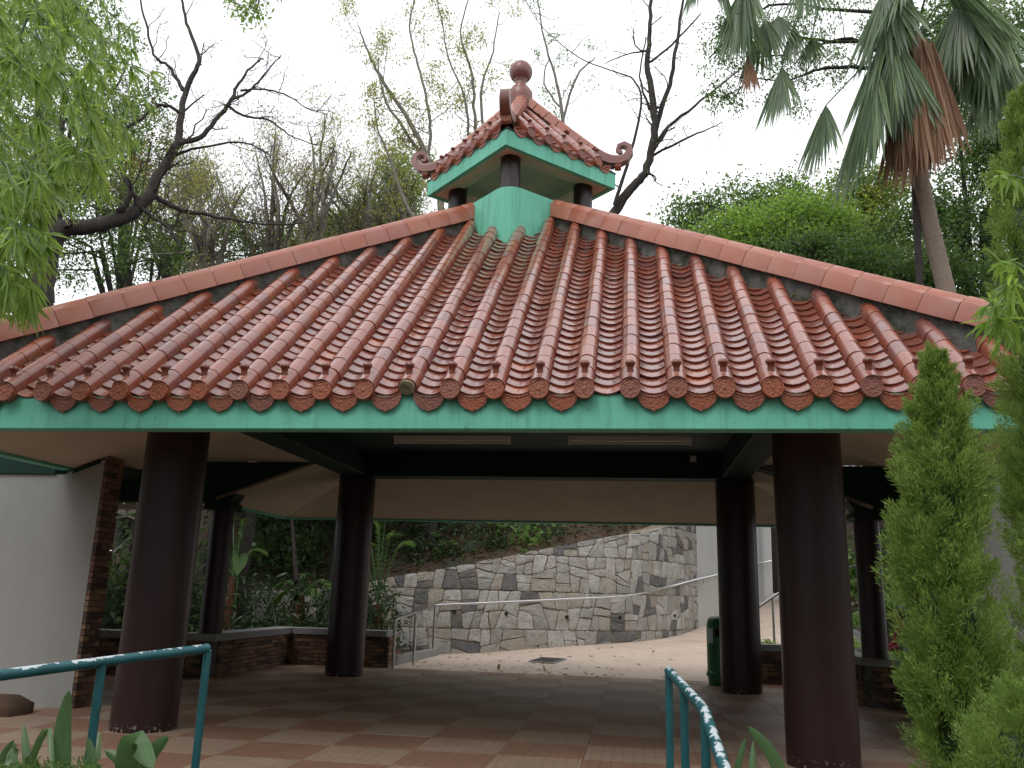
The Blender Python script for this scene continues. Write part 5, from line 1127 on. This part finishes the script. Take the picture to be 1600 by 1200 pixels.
def frond(c0, tip, nl, ll, m, parent, sag=.4):
    c0, tip = Vector(c0), Vector(tip); mid = c0.lerp(tip, .55)+Vector((0, 0, (tip-c0).length*.18)); S = smooth_path([c0, mid, tip-Vector((0, 0, (tip-c0).length*.12))], 10); mb = MB(); mb.tube(S, [.014*(1-.7*i/len(S)) for i in range(len(S))], 5)
    o = mb.build('frond', M['l_strap'], parent); P = []; D = []; Lw = []
    for j in range(nl):
        s = .22+.78*j/nl; i = min(len(S)-2, int(s*(len(S)-1))); p = S[i].lerp(S[i+1], s*(len(S)-1)-i); tn = (S[i+1]-S[i]).normalized(); sd_ = tn.cross(Vector((0, 0, 1))).normalized()
        for sg in (-1, 1): P.append(tuple(p)); D.append(tuple(tn*.75+sd_*sg*.8+Vector((0, 0, -.15)))); Lw.append(ll*(1-.5*abs(s-.5)))
    V, Q = blades(np.array(P), np.array(D), rdir(len(P))*.2+np.array([0, 0, 1.]), np.array(Lw), .018, 3, sag); o2 = np_mesh('leaflets', V, Q, m, o); return o
def small_palm(label, px, py, Y, tips, zb=0, ll=.35, tr=.09):
    c = at(px, py, Y); t = thing('small_palm', label, 'palm', (c.x, c.y, zb)); MB().tube([Vector((c.x, c.y, zb)), Vector((c.x, c.y, (c.z+zb)/2)), c], [tr, tr*1.1, tr*.9], 9).build('trunk', M['fibre'], t, smooth=70)
    for (x, y, dY) in tips: frond(c, at(x, y, Y+dY), 26, ll, M['l_mid'], t)
    return t
small_palm('young feather palm with brown fibrous stem beside the left back column', 590, 945, 6.0, [(618, 815, -.2), (640, 830, .2), (590, 800, 0), (570, 830, .4), (605, 790, -.1), (560, 860, 0)], 0, .3)
small_palm('palm with red brown stem behind the small left column', 365, 900, 5.6, [(385, 800, 0), (360, 790, .3), (340, 830, 0), (410, 850, .2), (330, 870, 0)], 0, .3)
small_palm('low palm fronds above the far parapet left of the back column', 470, 930, 6.3, [(520, 905, 0), (440, 905, 0), (500, 925, -.3), (480, 890, .3), (430, 930, 0)], 0, .28)
shrub('large dark leafy bush in the shade at far left behind the parapet', 250, 900, 5.5, 110, 1300, .12, M['l_dark'], ry=90, zb=0)
shrub('dark shaded bush on the bank between the left columns', 430, 860, 8.6, 80, 900, .12, M['l_dark'], ry=40)
shrub('dark understorey bush above the stone wall at left', 600, 850, 10.5, 90, 1000, .13, M['l_dark'], ry=35)
shrub('dark understorey bush behind the small palm on the bank', 720, 820, 11.5, 90, 1000, .13, M['l_dark'], ry=35)
shrub('shaded bush further along the top of the bank', 850, 800, 12.5, 100, 900, .13, M['l_dark'], ry=30)
bc = []
for _ in range(900):
    s_ = rnd.uniform(.2, .97)*WS[-1]; p, nn_ = wall_at(s_); d = rnd.uniform(.6, 3.4); 
    if p.x > .2 and rnd.random() < .75: continue
    q = p-nn_*d; q.z = min(top_z(p.x), 2.6)+np.interp(d, [.3, .9, 2, 3.5], [-.02, .3, .95, 1.8])+rnd.uniform(.0, .25); bc.append(tuple(q))
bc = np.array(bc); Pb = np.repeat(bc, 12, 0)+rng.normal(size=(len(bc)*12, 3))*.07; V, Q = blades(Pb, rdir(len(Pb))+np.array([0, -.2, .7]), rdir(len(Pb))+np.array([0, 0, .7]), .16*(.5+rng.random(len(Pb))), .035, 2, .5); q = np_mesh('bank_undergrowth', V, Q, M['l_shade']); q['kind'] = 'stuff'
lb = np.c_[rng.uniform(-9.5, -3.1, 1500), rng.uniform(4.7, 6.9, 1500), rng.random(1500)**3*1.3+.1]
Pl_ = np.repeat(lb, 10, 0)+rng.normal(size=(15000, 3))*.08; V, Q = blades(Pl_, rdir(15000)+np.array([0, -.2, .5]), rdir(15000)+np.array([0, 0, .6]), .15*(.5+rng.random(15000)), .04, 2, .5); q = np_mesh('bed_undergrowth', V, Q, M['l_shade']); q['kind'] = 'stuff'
# heart shaped leaf plant
hl = thing('elephant_ear', 'big heart shaped green leaf beside the red brown palm stem', 'plant', (at(372, 1000, 5.2).x, 5.2, 0)); c = at(375, 872, 5.2); hm = []
hp = [(0, .02), (.07, .10), (.13, .08), (.16, 0), (.13, -.12), (.06, -.24), (0, -.33), (-.06, -.24), (-.13, -.12), (-.16, 0), (-.13, .08), (-.07, .10)]
hv = [c+Vector((x, -.06+.4*abs(x), z)) for x, z in hp]+[c+Vector((0, -.02, -.05))]; MB().add(hv, [(i, (i+1) % 12, 12) for i in range(12)]).build('leaf', M['l_strap'], hl, smooth=60); MB().tube([Vector((c.x, 5.2, 0)), c], .012, 6).build('stalk', M['l_strap'], hl)
dp = MB().tube([on_z(463, 1010, 0), at(463, 905, 5.6), at(456, 812, 5.6)], [.05, .045, .03], 8).build('sapling', M['bark']); tag(dp, 'thin dark sapling trunk seen over the far parapet between left columns', 'tree')
# planter edging left of the steel posts
pl = MB(); a, b = Vector((-2.75, 4.5, 0)), Vector((-2.5, 7.3, 0)); pl.sweep([[p+Vector((-.06, 0, -.1)), p+Vector((-.06, 0, .14)), p+Vector((.06, 0, .14)), p+Vector((.06, 0, -.1))] for p in (a, b)]); tag(pl.build('planter_kerb', M['cap'], None), 'low grey kerb of the planting bed by the steel handrail', 'kerb')
pb = MB(); pb.b2((-10, 4.46, -.3), (-2.82, 7.5, .09)); tag(pb.build('planter_soil', M['soil']), kind='structure')
pb = MB(); pb.b2((2.95, 4.47, -.3), (9.5, 5.0, .3)); pb.b2((4.7, 1.75, -.3), (9.6, 4.46, .3)); pb.b2((5.2, 5.003, -.3), (10, 11.5, .28)); tag(pb.build('planting_soil', M['soil']), kind='structure')
for q_, (hx, hy, hw_, hz, hm_) in enumerate([(1345, 900, 45, 30, 'l_mid'), (1420, 890, 60, 60, 'l_dark'), (1500, 880, 60, 70, 'l_dark')]):
    shrub(['mid green hedge plant below the brown wall behind the small right column', 'dark hedge bush right of the small right column', 'dark hedge bush hidden behind the tall conifer'][q_], hx, hy, 12.5, hw_, 1100, .16, M[hm_], ry=hz, zb=.3)
rk = MB().lathe([(.05, -.3), (.4, -.2), (.46, .0), (.34, .25), (.1, .35)], 12); rk.v = [v+Vector((noise.noise(v*3)*.12, noise.noise(v*3+Vector((5, 0, 0)))*.1, noise.noise(v*3+Vector((0, 7, 0)))*.1)) for v in rk.v]
c = at(1330, 975, 5.9); c.z = .42; ro = rk.build('boulder', M['mortar'], None, smooth=50, mtx=Matrix.Translation(c)); tag(ro, 'grey boulder among plants beside the small right column', 'rock')
rk2 = MB().lathe([(.1, -.02), (.32, .0), (.34, .1), (.2, .2), (.03, .22)], 12); rk2.v = [v+Vector((noise.noise(v*3)*.12, noise.noise(v*4+Vector((5, 0, 0)))*.1, 0)) for v in rk2.v]
rk2.v = [v*.8 for v in rk2.v]; c = on_z(0, 1115, 0); ro = rk2.build('boulder', basic('brown_rock', (.085, .05, .03), .9, .3, 8, .6, .02), None, smooth=50, mtx=Matrix.Translation(c)); tag(ro, 'brown rock at the foot of the white wall, left edge', 'rock')
# litter
n = 210; Pn = []
for _ in range(n):
    px_, py_ = rnd.gauss(790, 140), 1062-50*rnd.random()**1.6
    if px_ < 640: px_ = rnd.uniform(650, 800)
    p, _n = on_path(px_, py_)
    if p is None or p.y > 12: p = on_z(rnd.uniform(650, 1000), 1055, .012)
    p = p+Vector((0, 0, .012)); Pn.append(tuple(p))
V, Q = blades(np.array(Pn), rdir(n)*np.array([1, 1, .15]), np.tile([0, 0, 1.], (n, 1))+rdir(n)*.3, .09, .05, 2); fo = np_mesh('leaf_litter', V, Q, M['l_fallen']); fo['kind'] = 'stuff'
n = 1500; Pn = []
for _ in range(n):
    s = rnd.uniform(.25, .97)*WS[-1]; p, nn_ = wall_at(s); d = rnd.uniform(.3, 2.0); q = p-nn_*d; q.z = min(top_z(p.x), 2.6)+np.interp(d, [.3, .9, 2], [-.02, .3, .95])+.03; Pn.append(tuple(q))
V, Q = blades(np.array(Pn), rdir(n)*np.array([1, 1, .4]), np.tile([0, 0, 1.], (n, 1))+rdir(n)*.5, .10, .05, 2); fo = np_mesh('bank_litter', V, Q, M['l_litter']); fo['kind'] = 'stuff'

# ---- person behind the small right column
def person(loc, label, face):
    t = thing('person', label, 'person', loc, rz=face)
    J = {'pel': (0, 0, .50), 'bel': (.02, 0, .66), 'che': (.05, 0, .88), 'neck': (.07, 0, 1.04), 'sl': (.05, .17, .98), 'sr': (.05, -.17, .98), 'el': (.14, .22, .74), 'er': (.14, -.22, .74), 'hl': (.34, .12, .66), 'hr': (.34, -.12, .66),
         'kl': (.42, .11, .50), 'kr': (.42, -.11, .50), 'al': (.40, .11, .09), 'ar': (.40, -.11, .09), 'tl': (.56, .12, .045), 'tr': (.56, -.12, .045), 'pl': (.05, .1, .5), 'prr': (.05, -.1, .5)}
    rr = {'pel': .14, 'bel': .13, 'che': .15, 'neck': .055, 'sl': .07, 'sr': .07, 'el': .045, 'er': .045, 'hl': .03, 'hr': .03, 'kl': .065, 'kr': .065, 'al': .04, 'ar': .04, 'tl': .035, 'tr': .035, 'pl': .09, 'prr': .09}
    ed = [('pel', 'bel'), ('bel', 'che'), ('che', 'neck'), ('che', 'sl'), ('che', 'sr'), ('sl', 'el'), ('sr', 'er'), ('el', 'hl'), ('er', 'hr'), ('pel', 'pl'), ('pel', 'prr'), ('pl', 'kl'), ('prr', 'kr'), ('kl', 'al'), ('kr', 'ar'), ('al', 'tl'), ('ar', 'tr')]
    ks = list(J); me = bpy.data.meshes.new('body'); me.from_pydata([J[k] for k in ks], [(ks.index(a), ks.index(b)) for a, b in ed], []); o = link('body', me, M['redcloth'], t, local=True)
    md = o.modifiers.new('skin', 'SKIN'); 
    if not me.skin_vertices: 
        bpy.context.view_layer.objects.active = o
    sk = me.skin_vertices[0].data if me.skin_vertices else None
    if sk:
        for i, k in enumerate(ks): sk[i].radius = (rr[k], rr[k]); 
        sk[0].use_root = True
    s2 = o.modifiers.new('sub', 'SUBSURF'); s2.levels = 2; s2.render_levels = 2
    ks2 = ['pel', 'pl', 'prr', 'kl', 'kr', 'al', 'ar']; me2 = bpy.data.meshes.new('trousers'); me2.from_pydata([J[k] for k in ks2], [(0, 1), (0, 2), (1, 3), (2, 4), (3, 5), (4, 6)], []); o2 = link('trousers', me2, M['jeans'], t, local=True); o2.modifiers.new('skin', 'SKIN')
    if me2.skin_vertices:
        for i, k in enumerate(ks2): me2.skin_vertices[0].data[i].radius = (rr[k]*1.12, rr[k]*1.12)
        me2.skin_vertices[0].data[0].use_root = True
    s3 = o2.modifiers.new('sub', 'SUBSURF'); s3.levels = 2; s3.render_levels = 2
    hd = MB().lathe([(.05, -.06), (.07, -.02), (.085, .04), (.092, .10), (.085, .16), (.055, .20), (.01, .215)], 18); hd.v = [Vector((v.x*1.08+.085, v.y*.9, v.z+1.10)) for v in hd.v]
    h_ = hd.build('head', M['skin'], t, smooth=60, local=True)
    MB().tube([(.18, 0, 1.21), (.205, 0, 1.18), (.18, 0, 1.17)], [.01, .016, .01], 6).build('nose', M['skin'], h_, local=True)
    for s in (-1, 1): MB().lathe([(.002, -.008), (.009, 0), (.002, .008)], 8, Matrix.Translation((.172, s*.035, 1.215))).build('eye', M['hair'], h_, local=True)
    hr_ = MB().lathe([(.075, .0), (.098, .06), (.102, .12), (.095, .18), (.06, .222), (.01, .235)], 18); hr_.v = [Vector((v.x*1.08+.065, v.y*.95, v.z+1.10)) for v in hr_.v]; hr_.build('hair', M['hair'], t, smooth=60, local=True)
    MB().bev((.03-.12, -.19, .3), (.30, .19, .445), .03).build('seat_cushion', M['jeans'], t, local=True) if False else None
    for s in (-1, 1):
        pm_ = MB().bev((.33, s*.12-.035, .62), (.42, s*.12+.035, .65), .01); q = pm_.build('hand', M['skin'], t, local=True)
        for f_ in range(4): y = s*.12-.027+f_*.018; MB().tube([(.415, y, .637), (.445+.004*(f_ in (1, 2)), y, .632), (.462+.006*(f_ in (1, 2)), y, .618)], [.009, .008, .006], 6).build('finger', M['skin'], q, local=True)
        MB().tube([(.35, s*.12-s*.035, .636), (.375, s*.12-s*.055, .63), (.395, s*.12-s*.058, .622)], [.01, .009, .007], 6).build('thumb', M['skin'], q, local=True)
pp = at(1408, 1000, 3.9)
bnch = MB(); bnch.bev((pp.x-.25, 3.5, .0), (pp.x+.7, 4.3, .36), .02); tag(bnch.build('bench', M['cap']), 'low grey concrete seat under the person behind the right parapet', 'bench')
person((pp.x+.1, 3.9, -.08), 'seated person in dark red top half hidden behind the small right column', R(180))
